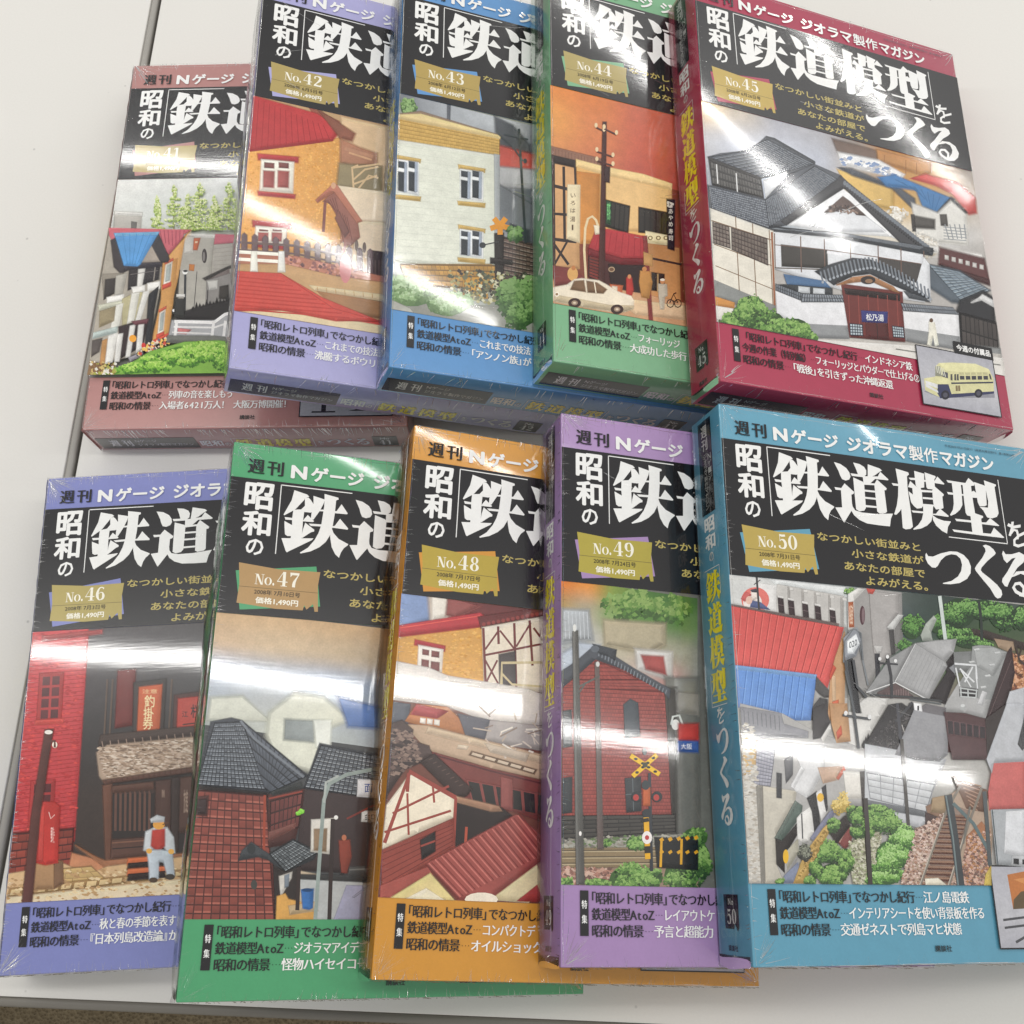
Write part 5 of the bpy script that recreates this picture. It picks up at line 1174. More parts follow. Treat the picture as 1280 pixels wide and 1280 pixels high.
    for c, w, q in (('7a7268', 15, '325,1078 470,660 560,490'), ('b4aca0', 6, '320,1078 465,660'), ('7a7268', 15, '495,1078 610,720 690,500'), ('b4aca0', 6, '490,1078 604,720')): A.l(c, w, q)
    A.p('e0d8c4', '355,1040 430,1035 480,1075 360,1078', .04); A.p('c8b050', '715,1010 745,960 745,1080 705,1080')
    A.p('c0605c', '760,345 950,330 950,625 735,630 730,520', .05); A.p('b5b7bc', '720,330 840,0 950,0 950,340 760,350 750,410', .05); A.tiles('905,240 950,60 950,250 930,275', 3, 8, '5a5a5c', '363638', .2, .2, .3)
    A.p('a4a8ac', '745,630 950,625 950,965 780,950', .05); A.p('d2d4d8', '835,640 950,632 950,905 825,885', .03); A.l('4a5458', 7, '752,630 785,955'); A.p('b8babd', '870,900 950,905 950,965 868,955'); A.p('26262a', '880,920 908,922 908,950 880,946'); A.p('26262a', '932,925 950,926 950,952 932,950')
    for w, q, c in ((27, '0,560 15,800 30,1080', '3a3432'), (20, '215,210 232,440 255,720', '46423f'), (46, '490,540 530,800 565,1080', '3b3f42'), (20, '520,590 640,710 735,880', '596a6c'), (24, '705,520 720,700 738,960', '4c5254'), (12, '620,610 580,830', '6c6a64')): A.l(c, w, q)
    A.l('6c7a7c', 9, '478,545 520,800 550,1080')
    A.reg(850, 570)
    for w, q in ((11, '610,760 640,940 660,1090'), (9, '600,965 705,980'), (10, '640,760 655,860 690,900'), (6, '610,800 650,980')): A.l('44464a' if w > 8 else '54585c', w, q)
    for x, y in ((612, 958), (700, 972)): A.blob(x, y, 7, 9, 'dcdcdc')
    A.p('8c9098', '604,680 640,645 655,650 668,690 650,745 612,760'); A.p('e4e8ec', '618,692 650,665 662,700 640,735 620,735'); A.txt('020', '34383e', (624, 694, 654, 718), skew=-12)
    A.l('6c7074', 5, '604,770 608,690 640,645 668,660 676,760')
    return A
PICS = {41: pic41, 42: pic42, 43: pic43, 44: pic44, 45: pic45, 46: pic46, 47: pic47, 48: pic48, 49: pic49, 50: pic50}
# ------------------------------------------------------------------ floor and tables
def link(name, me, parent=None):
    o = bpy.data.objects.new(name, me); COL.objects.link(o)
    if parent: o.parent = parent
    return o
def box_mesh(name, x0, y0, z0, x1, y1, z1, mat, bev=0.0, seg=2):
    bm = bmesh.new()
    bmesh.ops.create_cube(bm, size=1)
    for v in bm.verts:
        v.co = Vector(((x0 + x1) / 2 + v.co.x * (x1 - x0), (y0 + y1) / 2 + v.co.y * (y1 - y0), (z0 + z1) / 2 + v.co.z * (z1 - z0))) * MM
    if bev: bmesh.ops.bevel(bm, geom=list(bm.edges), offset=bev * MM, segments=seg, profile=0.5, affect='EDGES')
    me = bpy.data.meshes.new(name); bm.to_mesh(me); bm.free(); me.materials.append(mat)
    if bev:
        for p in me.polygons: p.use_smooth = True
        me.set_sharp_from_angle(angle=math.radians(50))
    return me

m_floor, N, L, B = new_mat('carpet')
tc = N.new('ShaderNodeTexCoord'); vo = N.new('ShaderNodeTexVoronoi'); vo.inputs['Scale'].default_value = 260
no = N.new('ShaderNodeTexNoise'); no.inputs['Scale'].default_value = 30; no.inputs['Detail'].default_value = 6
L.new(tc.outputs['Object'], vo.inputs['Vector']); L.new(tc.outputs['Object'], no.inputs['Vector'])
rp = N.new('ShaderNodeMix'); rp.data_type = 'RGBA'; rp.inputs[6].default_value = (0.15, 0.115, 0.065, 1); rp.inputs[7].default_value = (0.30, 0.24, 0.15, 1)
ad = N.new('ShaderNodeMath'); ad.operation = 'MULTIPLY_ADD'; ad.inputs[1].default_value = 0.9; ad.inputs[2].default_value = 0.0
L.new(vo.outputs['Distance'], ad.inputs[0]); mx2 = N.new('ShaderNodeMath'); mx2.operation = 'ADD'
L.new(ad.outputs[0], mx2.inputs[0]); L.new(no.outputs[0], mx2.inputs[1]); sb = N.new('ShaderNodeMath'); sb.operation = 'SUBTRACT'; sb.inputs[1].default_value = 0.3; sb.use_clamp = True
L.new(mx2.outputs[0], sb.inputs[0]); L.new(sb.outputs[0], rp.inputs[0]); L.new(rp.outputs[2], B.inputs['Base Color'])
B.inputs['Roughness'].default_value = 0.95
bmp = N.new('ShaderNodeBump'); bmp.inputs['Distance'].default_value = 0.003; L.new(vo.outputs['Distance'], bmp.inputs['Height']); L.new(bmp.outputs[0], B.inputs['Normal'])
fl = bpy.data.meshes.new('floor')
fl.from_pydata([(-6, -5, -.72), (8, -5, -.72), (8, 6, -.72), (-6, 6, -.72)], [], [(0, 1, 2, 3)]); fl.materials.append(m_floor)
fo = link('floor', fl); fo['kind'] = 'structure'

# white laminate table tops: faint speckle, a slow stain and a satin sheen
M_LAM, N, L, B = new_mat('white_laminate')
tc = N.new('ShaderNodeTexCoord')
n1 = N.new('ShaderNodeTexNoise'); n1.inputs['Scale'].default_value = 5; n1.inputs['Detail'].default_value = 4
n2 = N.new('ShaderNodeTexNoise'); n2.inputs['Scale'].default_value = 700; n2.inputs['Detail'].default_value = 3
L.new(tc.outputs['Object'], n1.inputs['Vector']); L.new(tc.outputs['Object'], n2.inputs['Vector'])
r1 = N.new('ShaderNodeMix'); r1.data_type = 'RGBA'; r1.inputs[6].default_value = (0.79, 0.775, 0.735, 1); r1.inputs[7].default_value = (0.82, 0.805, 0.765, 1)
r2 = N.new('ShaderNodeMix'); r2.data_type = 'RGBA'; r2.blend_type = 'MULTIPLY'; r2.inputs[0].default_value = 0.06
L.new(n1.outputs[0], r1.inputs[0]); L.new(r1.outputs[2], r2.inputs[6]); L.new(n2.outputs[0], r2.inputs[7]); L.new(r2.outputs[2], B.inputs['Base Color'])
B.inputs['Specular IOR Level'].default_value = 0.35
n4 = N.new('ShaderNodeTexNoise'); n4.inputs['Scale'].default_value = 26; n4.inputs['Detail'].default_value = 8; n4.inputs['Roughness'].default_value = .65
L.new(tc.outputs['Object'], n4.inputs['Vector'])
m4 = N.new('ShaderNodeMapRange'); m4.inputs['From Min'].default_value = .35; m4.inputs['From Max'].default_value = .7; m4.inputs['To Min'].default_value = .34; m4.inputs['To Max'].default_value = .56
L.new(n4.outputs[0], m4.inputs[0]); L.new(m4.outputs[0], B.inputs['Roughness'])
# a few grey specks and short scuffs in the laminate
vs4 = N.new('ShaderNodeTexVoronoi'); vs4.inputs['Scale'].default_value = 42; L.new(tc.outputs['Object'], vs4.inputs['Vector'])
m5 = N.new('ShaderNodeMapRange'); m5.inputs['From Min'].default_value = .018; m5.inputs['From Max'].default_value = .05; m5.inputs['To Min'].default_value = .72; m5.inputs['To Max'].default_value = 1.0
L.new(vs4.outputs['Distance'], m5.inputs[0])
m6 = N.new('ShaderNodeVectorMath'); m6.operation = 'SCALE'; L.new(r2.outputs[2], m6.inputs[0]); L.new(m5.outputs[0], m6.inputs['Scale']); L.new(m6.outputs[0], B.inputs['Base Color'])
bb = N.new('ShaderNodeBump'); bb.inputs['Distance'].default_value = 0.00012; bb.inputs['Strength'].default_value = 0.5
L.new(n2.outputs[0], bb.inputs['Height']); L.new(bb.outputs[0], B.inputs['Normal'])
M_TRIM = plain('grey_edge_trim', (0.36, 0.345, 0.315), 0.45, 0.08, 40)
M_TRIMD = plain('dark_edge_trim', (0.20, 0.185, 0.16), 0.5, 0.08, 40)
M_LEG = plain('grey_painted_steel', (0.35, 0.35, 0.34), 0.4, 0.04, 30)

TYAW = math.atan2(-0.1205, 1.0)
def table(origin, w, d, side, label):
    """origin: front corner at the seam; side +1 grows right, -1 grows left"""
    t = bpy.data.objects.new('table', None); COL.objects.link(t)
    t.location = (origin[0] * MM, origin[1] * MM, -0.0003 - 0.72); t.rotation_euler = (0, 0, TYAW)
    t['label'] = label; t['category'] = 'table'; t['group'] = 'white tables pushed together'
    x0, x1 = (0, w) if side > 0 else (-w, 0)
    e = 5.5 
    link('table_top', box_mesh('table_top', x0 + (e if side < 0 else .6), e, 692, x1 - (e if side > 0 else e), d - e, 720, M_LAM, .6, 2), t)
    link('edge_trim', box_mesh('edge_trim', x0, 0, 691, x1, e - .05, 719.6, M_TRIMD if side > 0 else M_TRIM, 2.2, 4), t)
    link('edge_trim', box_mesh('edge_trim', x0, d - e + .05, 691, x1, d, 719.6, M_TRIM, 2.2, 4), t)
    xs = x1 if side < 0 else x1
    link('edge_trim', box_mesh('edge_trim', xs - e + .05, e, 691, xs, d - e, 719.6, M_TRIM, 2.2, 4), t)
    xo = x0 if side < 0 else x0
    link('edge_trim', box_mesh('edge_trim', xo + (0 if side < 0 else 0), e, 691, xo + (e - .05 if side < 0 else .55), d - e, 719.0, M_TRIM if side < 0 else M_TRIMD, .25 if side > 0 else 2.2, 2), t)
    lm = box_mesh('leg', -16, -16, 0, 16, 16, 691, M_LEG, 3, 2)
    for px in (x0 + 60, x1 - 60):
        for py in (60, d - 60):
            l = link('leg', lm, t); l.location = (px * MM, py * MM, 0)
    return t
v = Vector((math.sin(-TYAW), math.cos(TYAW), 0))
# seam: passes (-238.3, 671) ; front edge passes (-192.7, -53.1)
ud = Vector((math.cos(TYAW), math.sin(TYAW), 0))
p0 = Vector((-236.3, 671, 0)); q0 = Vector((-192.7, -53.1, 0))
tt = (q0 - p0).dot(v); corner = p0 + v * tt
table(corner, 1800, 1150, 1, 'white laminate table that carries all ten shrink-wrapped magazines')
table(corner - ud * 2.2, 1500, 1150, -1, 'white laminate table to the left of the seam, empty, with a grey edge strip')

# ------------------------------------------------------------------ the shrink-wrapped magazines
BAND = {41: 'ae7e7a', 42: 'a3a1cc', 43: '5d90c4', 44: '78ac84', 45: 'a63a52', 46: '7a80b8', 47: '4a9a6a', 48: 'ca8e36', 49: 'a082b0', 50: '5d98b0'}
GOLD = {41: 'b4a470', 42: 'a8955a', 43: 'ac9452', 44: 'a8985c', 45: 'b89e4e', 46: 'aa9a58', 47: 'ac8a5a', 48: 'b09a3c', 49: 'aa9c40', 50: 'b29c50'}
DATE = {41: '5月29', 42: '6月5', 43: '6月12', 44: '6月19', 45: '6月26', 46: '7月3', 47: '7月10', 48: '7月17', 49: '7月24', 50: '7月31'}
L1 = {45: 'インドネシア鉄道', 50: '江ノ島電鉄'}
L2 = {41: '列車の音を楽しもう', 42: 'これまでの技法', 43: 'これまでの技法', 44: 'フォーリッジ', 46: '秋と春の季節を表す', 47: 'ジオラマアイデア', 48: 'コンパクトデ', 49: 'レイアウトケ', 50: 'インテリアシートを使い背景板を作る'}
L3 = {41: '入場者6421万人！', 42: '沸騰するボウリング', 43: '「アンノン族」が', 44: '大成功した歩行', 45: '「戦後」を引きずった沖縄返還', 46: '『日本列島改造論』が', 47: '怪物ハイセイコー', 48: 'オイルショックが起', 49: '予言と超能力', 50: '交通ゼネストで列島マヒ状態'}
INK = '18171a'; PAPER = 'e8e8e6'

def body_mesh(k):
    c = hexc(BAND[k]) 
    bm = bmesh.new(); bmesh.ops.create_cube(bm, size=1)
    for v in bm.verts:
        v.co = Vector((BOX_W / 2 + v.co.x * BOX_W, -BOX_H / 2 + v.co.y * BOX_H, BOX_T / 2 + v.co.z * BOX_T)) * MM
    bmesh.ops.bevel(bm, geom=list(bm.edges), offset=0.7 * MM, segments=3, profile=0.5, affect='EDGES')
    me = bpy.data.meshes.new('box'); bm.to_mesh(me); bm.free()
    for p in me.polygons: p.use_smooth = True
    me.set_sharp_from_angle(angle=math.radians(35))
    at = me.color_attributes.new('Col', 'FLOAT_COLOR', 'POINT')
    at.data.foreach_set('color', list(c + (1.0,)) * len(me.vertices))
    me.materials.append(M_INK)
    return me

def issue_number(P, k, box):
    number(P, str(k), box, 'ece8d8')

def wrinkles(k, t):
    """pull lines of the gathered film along the edges: small ridges of clear film"""
    r = random.Random(k * 13)
    vs = []; fs = []
    def ridge(x, y, ang, L, w, h, side='F'):
        dx, dy = math.cos(ang), math.sin(ang); nx, ny = -dy, dx
        b = len(vs)
        n = 4; wob = r.uniform(-.25, .25)
        for i in range(n + 1):
            s = i / n; cx = x + dx * L * s + nx * wob * L * .2 * math.sin(s * 3); cy = y + dy * L * s + ny * wob * L * .2 * math.sin(s * 3)
            ww = w * (1 - .7 * s); hh = h * (1 - s) ** .6
            for o, z in ((-ww, 0), (0, hh), (ww, 0)):
                X, Y = cx + nx * o, cy + ny * o
                if side == 'F': vs.append((X * MM, -Y * MM, (BOX_T + 1.15 + z) * MM))
                elif side == 'S': vs.append(((-.55 - z) * MM, -X * MM, (BOX_T - Y) * MM))
                else: vs.append((X * MM, (-BOX_H - .55 - z) * MM, (BOX_T - Y) * MM))
        for i in range(n):
            a = b + i * 3
            fs.append((a, a + 3, a + 4, a + 1)); fs.append((a + 1, a + 4, a + 5, a + 2))
    rich = {46: 1.6, 48: 1.5, 47: 1.2, 49: 1.1, 41: 1.0, 50: .6}.get(k, .35)
    for _ in range(int(75 * rich)):
        x = r.uniform(1, BOX_W - 1); ridge(x, .3, 1.57 + r.uniform(-.3, .3), r.uniform(1.5, 7) * (1.5 if r.random() < .1 else 1), .2, .16)
    for _ in range(int(60 * rich)):
        x = r.uniform(1, BOX_W - 1); ridge(x, BOX_H - .3, -1.57 + r.uniform(-.4, .4), r.uniform(1, 6), .2, .16)
    for _ in range(int(95 * rich)):
        y = r.uniform(1, BOX_H - 1); ridge(.3, y, r.uniform(-.3, .3), r.uniform(.8, 5), .18, .14)
    for cx, cy, a0 in ((1, 1, .78), (1, BOX_H - 1, -.78), (BOX_W - 1, BOX_H - 1, -2.36), (BOX_W - 1, 1, 2.36)):
        for _ in range(int(22 * rich)):
            a = a0 + r.uniform(-.7, .7); d = r.uniform(1, 9)
            ridge(cx + math.cos(a) * d, cy + math.sin(a) * d, a, r.uniform(5, 15), .22, .14)
    # the film's fold lines running along the rim of the cover
    def fold(p0, p1, amp, w, h):
        n = 70; b = len(vs); dx, dy = p1[0] - p0[0], p1[1] - p0[1]; L = math.hypot(dx, dy); nx, ny = -dy / L, dx / L; a1, a2 = r.uniform(0, 6), r.uniform(0, 6)
        for i in range(n + 1):
            s = i / n; o = amp * (math.sin(s * 11 + a1) + .5 * math.sin(s * 37 + a2)) + .08 * r.uniform(-1, 1)
            hh = h * (.4 + .6 * abs(math.sin(s * 17 + a2))); x, y = p0[0] + dx * s + nx * o, p0[1] + dy * s + ny * o
            for q, z in ((-w, 0), (0, hh), (w, 0)): vs.append(((x + nx * q) * MM, -(y + ny * q) * MM, (BOX_T + 1.1 + z) * MM))
        for i in range(n):
            a = b + i * 3; fs.append((a, a + 3, a + 4, a + 1)); fs.append((a + 1, a + 4, a + 5, a + 2))
    for a, q in (((.6, 1), (.6, BOX_H - 1)), ((1, .5), (BOX_W - 1, .5)), ((1, BOX_H - .5), (BOX_W - 1, BOX_H - .5)), ((BOX_W - .6, 1), (BOX_W - .6, BOX_H - 1))):
        fold(a, q, .12, .22, .16)
    fold((3, 2.6), (BOX_W - 3, 3.4), .5, .2, .10)
    # long lazy folds across the face
    for _ in range(5):
        ridge(r.uniform(10, BOX_W - 60), r.uniform(15, BOX_H - 15), r.uniform(-.5, .5), r.uniform(15, 40), .3, .07)
    # spine and foot pull lines
    for _ in range(int(120 * rich)):
        v = r.uniform(2, BOX_H - 2)
        ridge(v, r.choice((.5, BOX_T - .5)), r.choice((1.57,)) if False else r.uniform(1.3, 1.8) * (1 if r.random() < .5 else 1), r.uniform(2, 6), .2, .2, 'S')
    for _ in range(int(110 * rich)):
        x = r.uniform(2, BOX_W - 2)
        ridge(x, .5, r.uniform(1.2, 1.9), r.uniform(3, 14), .22, .25, 'B')
    # the heat-sealed seam down the middle of the spine
    b = len(vs)
    for i in range(41):
        y = BOX_H * i / 40; o = .4 * math.sin(i * .8) + BOX_T * .52
        for dz, hx in ((-.35, 0), (0, .5), (.35, 0)): vs.append(((-.5 - hx) * MM, -y * MM, (BOX_T - o + dz) * MM))
    for i in range(40):
        a = b + i * 3; fs.append((a, a + 1, a + 4, a + 3)); fs.append((a + 1, a + 2, a + 5, a + 4))
    me = bpy.data.meshes.new('film_wrinkles'); me.from_pydata(vs, [], fs); me.materials.append(M_FILM)
    o = link('film_wrinkles', me, t); o['kind'] = 'stuff'

def film_bulge(k, t):
    """the loose pillow of film that stands off the spine and the tucked ears at the lower corners"""
    r = random.Random(k * 5 + 1)
    amp = {46: 1.2, 47: 3.4, 48: 5.2, 49: 4.2, 50: 1.4, 42: 2.6, 43: 2.2, 44: 1.4, 45: .8, 41: 1.0}[k]
    n, m = 90, 10
    ph = [r.uniform(0, 6.28) for _ in range(6)]
    vs = []; fs = []
    for i in range(n + 1):
        y = -.8 + (BOX_H + 1.6) * i / n; s = i / n
        env = min(1, 6 * min(s, 1 - s)) ** .5
        a = amp * env * (1 + .25 * math.sin(s * 9 + ph[0]) + .14 * math.sin(s * 31 + ph[1]))
        for j in range(m + 1):
            q = j / m
            x = -.45 - a * math.sin(math.pi * q) ** .8 - .10 * math.sin(i * 1.9 + j * .9 + ph[2]) * env
            z = BOX_T + .35 - (BOX_T + .35) * q + .22 * math.sin(i * 1.3 + j + ph[3])
            vs.append((x * MM, -y * MM, z * MM))
    for i in range(n):
        for j in range(m):
            a = i * (m + 1) + j; fs.append((a, a + 1, a + m + 2, a + m + 1))
    me = bpy.data.meshes.new('spine_film'); me.from_pydata(vs, [], fs)
    for p in me.polygons: p.use_smooth = True
    me.materials.append(M_FILM)
    link('spine_film', me, t)
    # folded ears of film at the foot corners
    for cx, sg in ((0, -1), (BOX_W, 1)):
        vs = []; fs = []
        for i in range(9):
            for j in range(9):
                u, w = i / 8, j / 8
                f = math.sin(math.pi * w) * (1 - u) 
                ex = (4.2 if k in (47, 48, 50, 49) else 2.2)
                x = cx + sg * (.5 + ex * .55 * f * (.7 + .3 * math.sin(5 * w + k)) + .25 * f * math.sin(4 * u + k))
                y = BOX_H + .6 - 5 * u + 1.2 * f * abs(math.sin(3 * w + k)) 
                z = BOX_T * (1 - w) * .92 + 1
                vs.append((x * MM, -y * MM, z * MM))
        for i in range(8):
            for j in range(8):
                a = i * 9 + j; fs.append((a, a + 1, a + 10, a + 9))
        me = bpy.data.meshes.new('film_ear'); me.from_pydata(vs, [], fs); me.materials.append(M_FILM)
        for p in me.polygons: p.use_smooth = True
        link('film_ear', me, t)

def insert(k, t):
    P = front(1.02)
    x0, y0, x1, y1 = 137.3, 238.6, 196.7, 278.4
    P.rect(x0, y0, x1, y1, '18171a'); P.up()
    a, b, c, d = x0 + .7, y0 + .7, x1 - .7, y1 - .7
    g = [hexc(q) for q in ('a8a8b0', 'a4a4ac', 'b4b4ba', 'bcbcc0')]
    P.raw([(a, b) + g[0], (c, b) + g[1], (c, b + 24) + g[3], (a, b + 24) + g[2]]); P.raw([(a, b + 24) + g[2], (c, b + 24) + g[3], (c, d) + g[0], (a, d) + g[1]]); P.up()
    P.poly([(167, 231), (197.2, 231), (197.2, 239.6), (167, 239.6)], '18171a'); text(P, '今週の付属品', (169, 232.8, 195.4, 237.4), PAPER, .03)
    U = lambda s, col: (P.poly([(x0 + p[0], y0 + p[1]) for p in G(s)], col), P.up())
    if k == 45:
        # a cream and navy bonnet bus
        M = lambda s, col: (P.poly([tomm45(1080 + p[0] / 6.4, 420 + p[1] / 6.4) for p in G(s)], col), P.up())
        M('470,450 600,500 1035,500 1035,470 980,440 520,420', '8c8c94')
        M('470,345 560,330 560,250 590,222 700,218 880,228 985,270 1025,345 1030,462 690,470 640,515 560,480 480,440', 'cfcb9c')
        M('590,222 700,218 880,228 985,270 1000,292 740,292 650,285', 'dcd8a8'); M('470,345 570,330 660,350 690,385 590,390', 'd8d4a4')
        M('580,392 665,392 690,470 1030,448 1030,466 930,478 690,500 600,505 575,460', '343858')
        M('478,362 578,392 580,425 488,392', 'd8d8d8'); M('480,385 582,445 585,462 485,412', 'd8d8d8')
        for i in range(5): M(f'{752 + i*47},298 {788 + i*47},298 {790 + i*47},316 {754 + i*47},316', 'b8b48c'); M(f'{756 + i*47},325 {792 + i*47},325 {794 + i*47},355 {758 + i*47},355', '3c3c44')
        M('988,308 1000,312 1012,355 998,352', '3c3c44'); M('685,378 1022,372 1022,384 690,390', '2c3048')
        for x in (682, 712, 732): M(f'{x},312 {x+14},310 {x+16},362 {x},360', '4c4c4c')
        M('622,290 660,300 662,345 615,330', '54545c'); M('562,245 600,250 615,330 560,325', '8c8c7c')
        for i in range(5): M(f'{565 + i*14},{240 + i*6} {570 + i*14},{240 + i*6} {580 + i*16},{300 + i*8} {574 + i*16},{300 + i*8}', 'dcdccc')
        M('722,402 738,402 740,446 724,446', '7c6c50'); M('742,402 758,402 760,446 744,446', '7c6c50')
        for cx, cy, rr in ((640, 478, 34), (905, 465, 32)):
            for q, col in ((1, '22222c'), (.55, '4c4c58')): M(' '.join(f'{cx + rr*q*math.cos(i*.524):.1f},{cy + rr*1.1*q*math.sin(i*.524):.1f}' for i in range(12)), col)
    elif k == 50:
        q = lambda s, col: (P.poly([pix2mm(50, 1040 + p[0] * .1875, 1060 + p[1] * .1875) for p in G(s)], col), P.up())
        q('1158,178 1300,150 1420,135 1470,380 1330,400 1198,408', 'b4703c'); q('1200,345 1250,290 1330,280 1460,330 1470,380 1330,400 1198,408', '5c4c34')
        for s in ('1130,472 1300,450 1480,425 1480,440 1300,466 1132,488', '1140,524 1300,504 1480,478 1480,494 1300,520 1142,540', '1212,620 1290,575 1440,500 1440,516 1296,592 1220,636'): q(s, '48484c')
        q('1200,210 1320,190 1400,250 1330,262', 'c88850')
    else:
        U('8,36 14,36 14,24 17,24 17,36 23,36 23,37 8,37', '2a2a2c'); U('31,36 38,34.5 46,36', '2a2a2c')
        U('10,10 30,8 32,22 12,24', '8c7c6c'); U('38,12 52,12 52,28 38,28', '6c747c')
    P.build('insert_picture', M_PIC, t)
def tomm45(x, y): return pix2mm(45, x, y)

def magazine(k, label):
    t = bpy.data.objects.new('magazine', None); COL.objects.link(t)
    p = POSE[k]
    t.location = (p[0] * MM, p[1] * MM, p[2] * MM); t.rotation_euler = p[3:]
    t['label'] = label; t['category'] = 'magazine'; t['group'] = 'shrink-wrapped boxed magazines laid out in two overlapping rows'
    link('box', body_mesh(k), t)
    A = PICS[k](); cp = A.P.build('cover_picture', M_PIC, t)
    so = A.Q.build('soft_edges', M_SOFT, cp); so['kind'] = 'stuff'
    band = BAND[k]
    # title panel
    P = front(0.35); P.rect(.15, V1, BOX_W - .15, V2, INK)
    r = random.Random(k); P.up()
    tp = P.build('title_panel', M_INK, t)
    P = front(0.40)
    for ch in '鉄道模型つくるを': title_glyph(P, ch, PAPER); P.up()
    text(P, '昭', (8.3, 22.6, 24.0, 38.6), PAPER, .03); text(P, '和', (8.2, 39.2, 24.0, 53.6), PAPER, .03); text(P, 'の', (11.6, 55.2, 21.0, 64.4), PAPER, .022)
    P.rect(27.4, 22.2, 27.9, 62.5, PAPER); P.rect(27.4, 22.2, 67.4, 22.75, PAPER); P.rect(180.1, 23.3, 180.6, 62.9, PAPER); P.rect(140.2, 62.4, 180.6, 62.95, PAPER)
    P.build('title_lettering', M_INK, t)
    P = front(0.40)
    hb = 'c8d8ee' if False else PAPER
    text(P, '週', (8.6, 9.0, 17.9, 17.4), INK, mincho=.03); text(P, '刊', (19.2, 9.0, 28.3, 17.4), INK, mincho=.03)
    text(P, 'N', (32.3, 9.8, 41.3, 17.8), PAPER, .045); text(P, 'ゲージ', (43.4, 9.2, 73.6, 18.2), PAPER, .035); text(P, 'ジオラマ', (79.2, 9.2, 119.5, 18.2), PAPER, .035)
    text(P, '製作', (120.3, 9.0, 140.0, 18.4), PAPER, .022); text(P, 'マガジン', (141.5, 9.2, 179.0, 18.4), PAPER, .035)
    text(P, '平成20年7月31日発行（毎週木曜日発行）第1巻第%d号' % k, (146, 5.2, 195.4, 6.8), '30404c', 0.0)
    P.build('header_lettering', M_INK, t)
    # issue plate
    P = front(0.42); P.poly([(7.6, 73.8), (50.2, 67.4), (53.8, 89.6), (11.6, 95.0)], band); P.up()
    P.poly([(8.9, 69.2), (30, 71.0), (52.6, 70.4), (51.8, 78), (52.8, 92.6), (51.0, 92.8), (49.9, 88.6), (46.6, 92.0), (45.2, 89.6), (44.6, 92.6), (30, 93.0), (9.6, 91.4), (10.2, 81)], GOLD[k]); P.up()
    P.rect(9.9, 82.1, 52.2, 82.35, '5c5030')
    pl = P.build('issue_plate', M_INK, t)
    P = front(0.46)
    number(P, 'N', (17.9, 74.6, 22.9, 80.4), 'ece8d8'); number(P, 'O', (23.1, 76.0, 27.0, 80.4), 'ece8d8'); number(P, '.', (27.4, 76.0, 28.4, 80.4), 'ece8d8')
    issue_number(P, k, (29.6, 72.2, 41.8, 80.3))
    text(P, '2008年 %s日号' % DATE[k], (18.2, 83.0, 42.6, 85.9), '2c281c', .012)
    text(P, '価格1,490円', (19.2, 87.2, 41.9, 91.0), 'ece8d8', .03)
    P.build('issue_lettering', M_INK, pl)
    P = front(0.40)
    for s, b in (('なつかしい街並みと', (54.4, 68.4, 120.0, 73.4)), ('小さな鉄道が', (74.9, 75.9, 121.2, 81.0)), ('あなたの部屋で', (69.6, 83.4, 121.0, 88.6)), ('よみがえる。', (82.2, 90.6, 121.8, 95.8))):
        text(P, s, b, 'b6a660', .022)
    P.build('tagline_lettering', M_INK, t)
    # feature list in the lower band
    P = front(0.40); P.rect(9.5, 250.8, 13.8, 271.1, INK); P.up()
    text(P, '特', (10.3, 255.2, 13.1, 259.0), PAPER, mincho=.03); text(P, '集', (10.3, 261.8, 13.1, 265.6), PAPER, mincho=.03)
    P.build('feature_tag', M_INK, t)
    P = front(0.40)
    mi = .026
    lim = 136.0
    x = mono(P, '「昭和レトロ列車」でなつかし紀行…', 14.6 if k != 45 else 17.5, 251.6, 5.05, 5.3, INK, mincho=mi)
    if k in L1: mono(P, L1[k], x, 251.6, 5.35 if k == 50 else 4.9, 5.3, PAPER, mincho=mi, xmax=lim)
    if k == 45:
        x = mono(P, '今週の作業（特別編）…', 15.4, 258.9, 4.5, 5.2, INK, mincho=mi)
        mono(P, 'フォーリッジとパウダーで仕上げる②', x - 1, 258.9, 4.35, 5.2, PAPER, mincho=mi, xmax=lim + 2)
    else:
        x = mono(P, '鉄道模型AtoZ…', 15.4, 258.9, 5.0, 5.3, INK, mincho=mi)
        mono(P, L2[k], x, 258.9, 4.62, 5.3, PAPER, mincho=mi, xmax=lim)
    x = mono(P, '昭和の情景…', 15.4, 266.3, 5.35, 5.3, INK, mincho=mi)
    x = mono(P, L3[k], x, 266.3, 5.3, 5.3, PAPER, mincho=mi, xmax=lim)
    if k == 41: mono(P, '大阪万博開催！', x + 2.5, 266.3, 5.3, 5.3, PAPER, mincho=mi)
    text(P, '講談社', (99.6, 276.2, 109.4, 279.2), '1c2426', .02)
    P.build('feature_lettering', M_INK, t)
    insert(k, t)
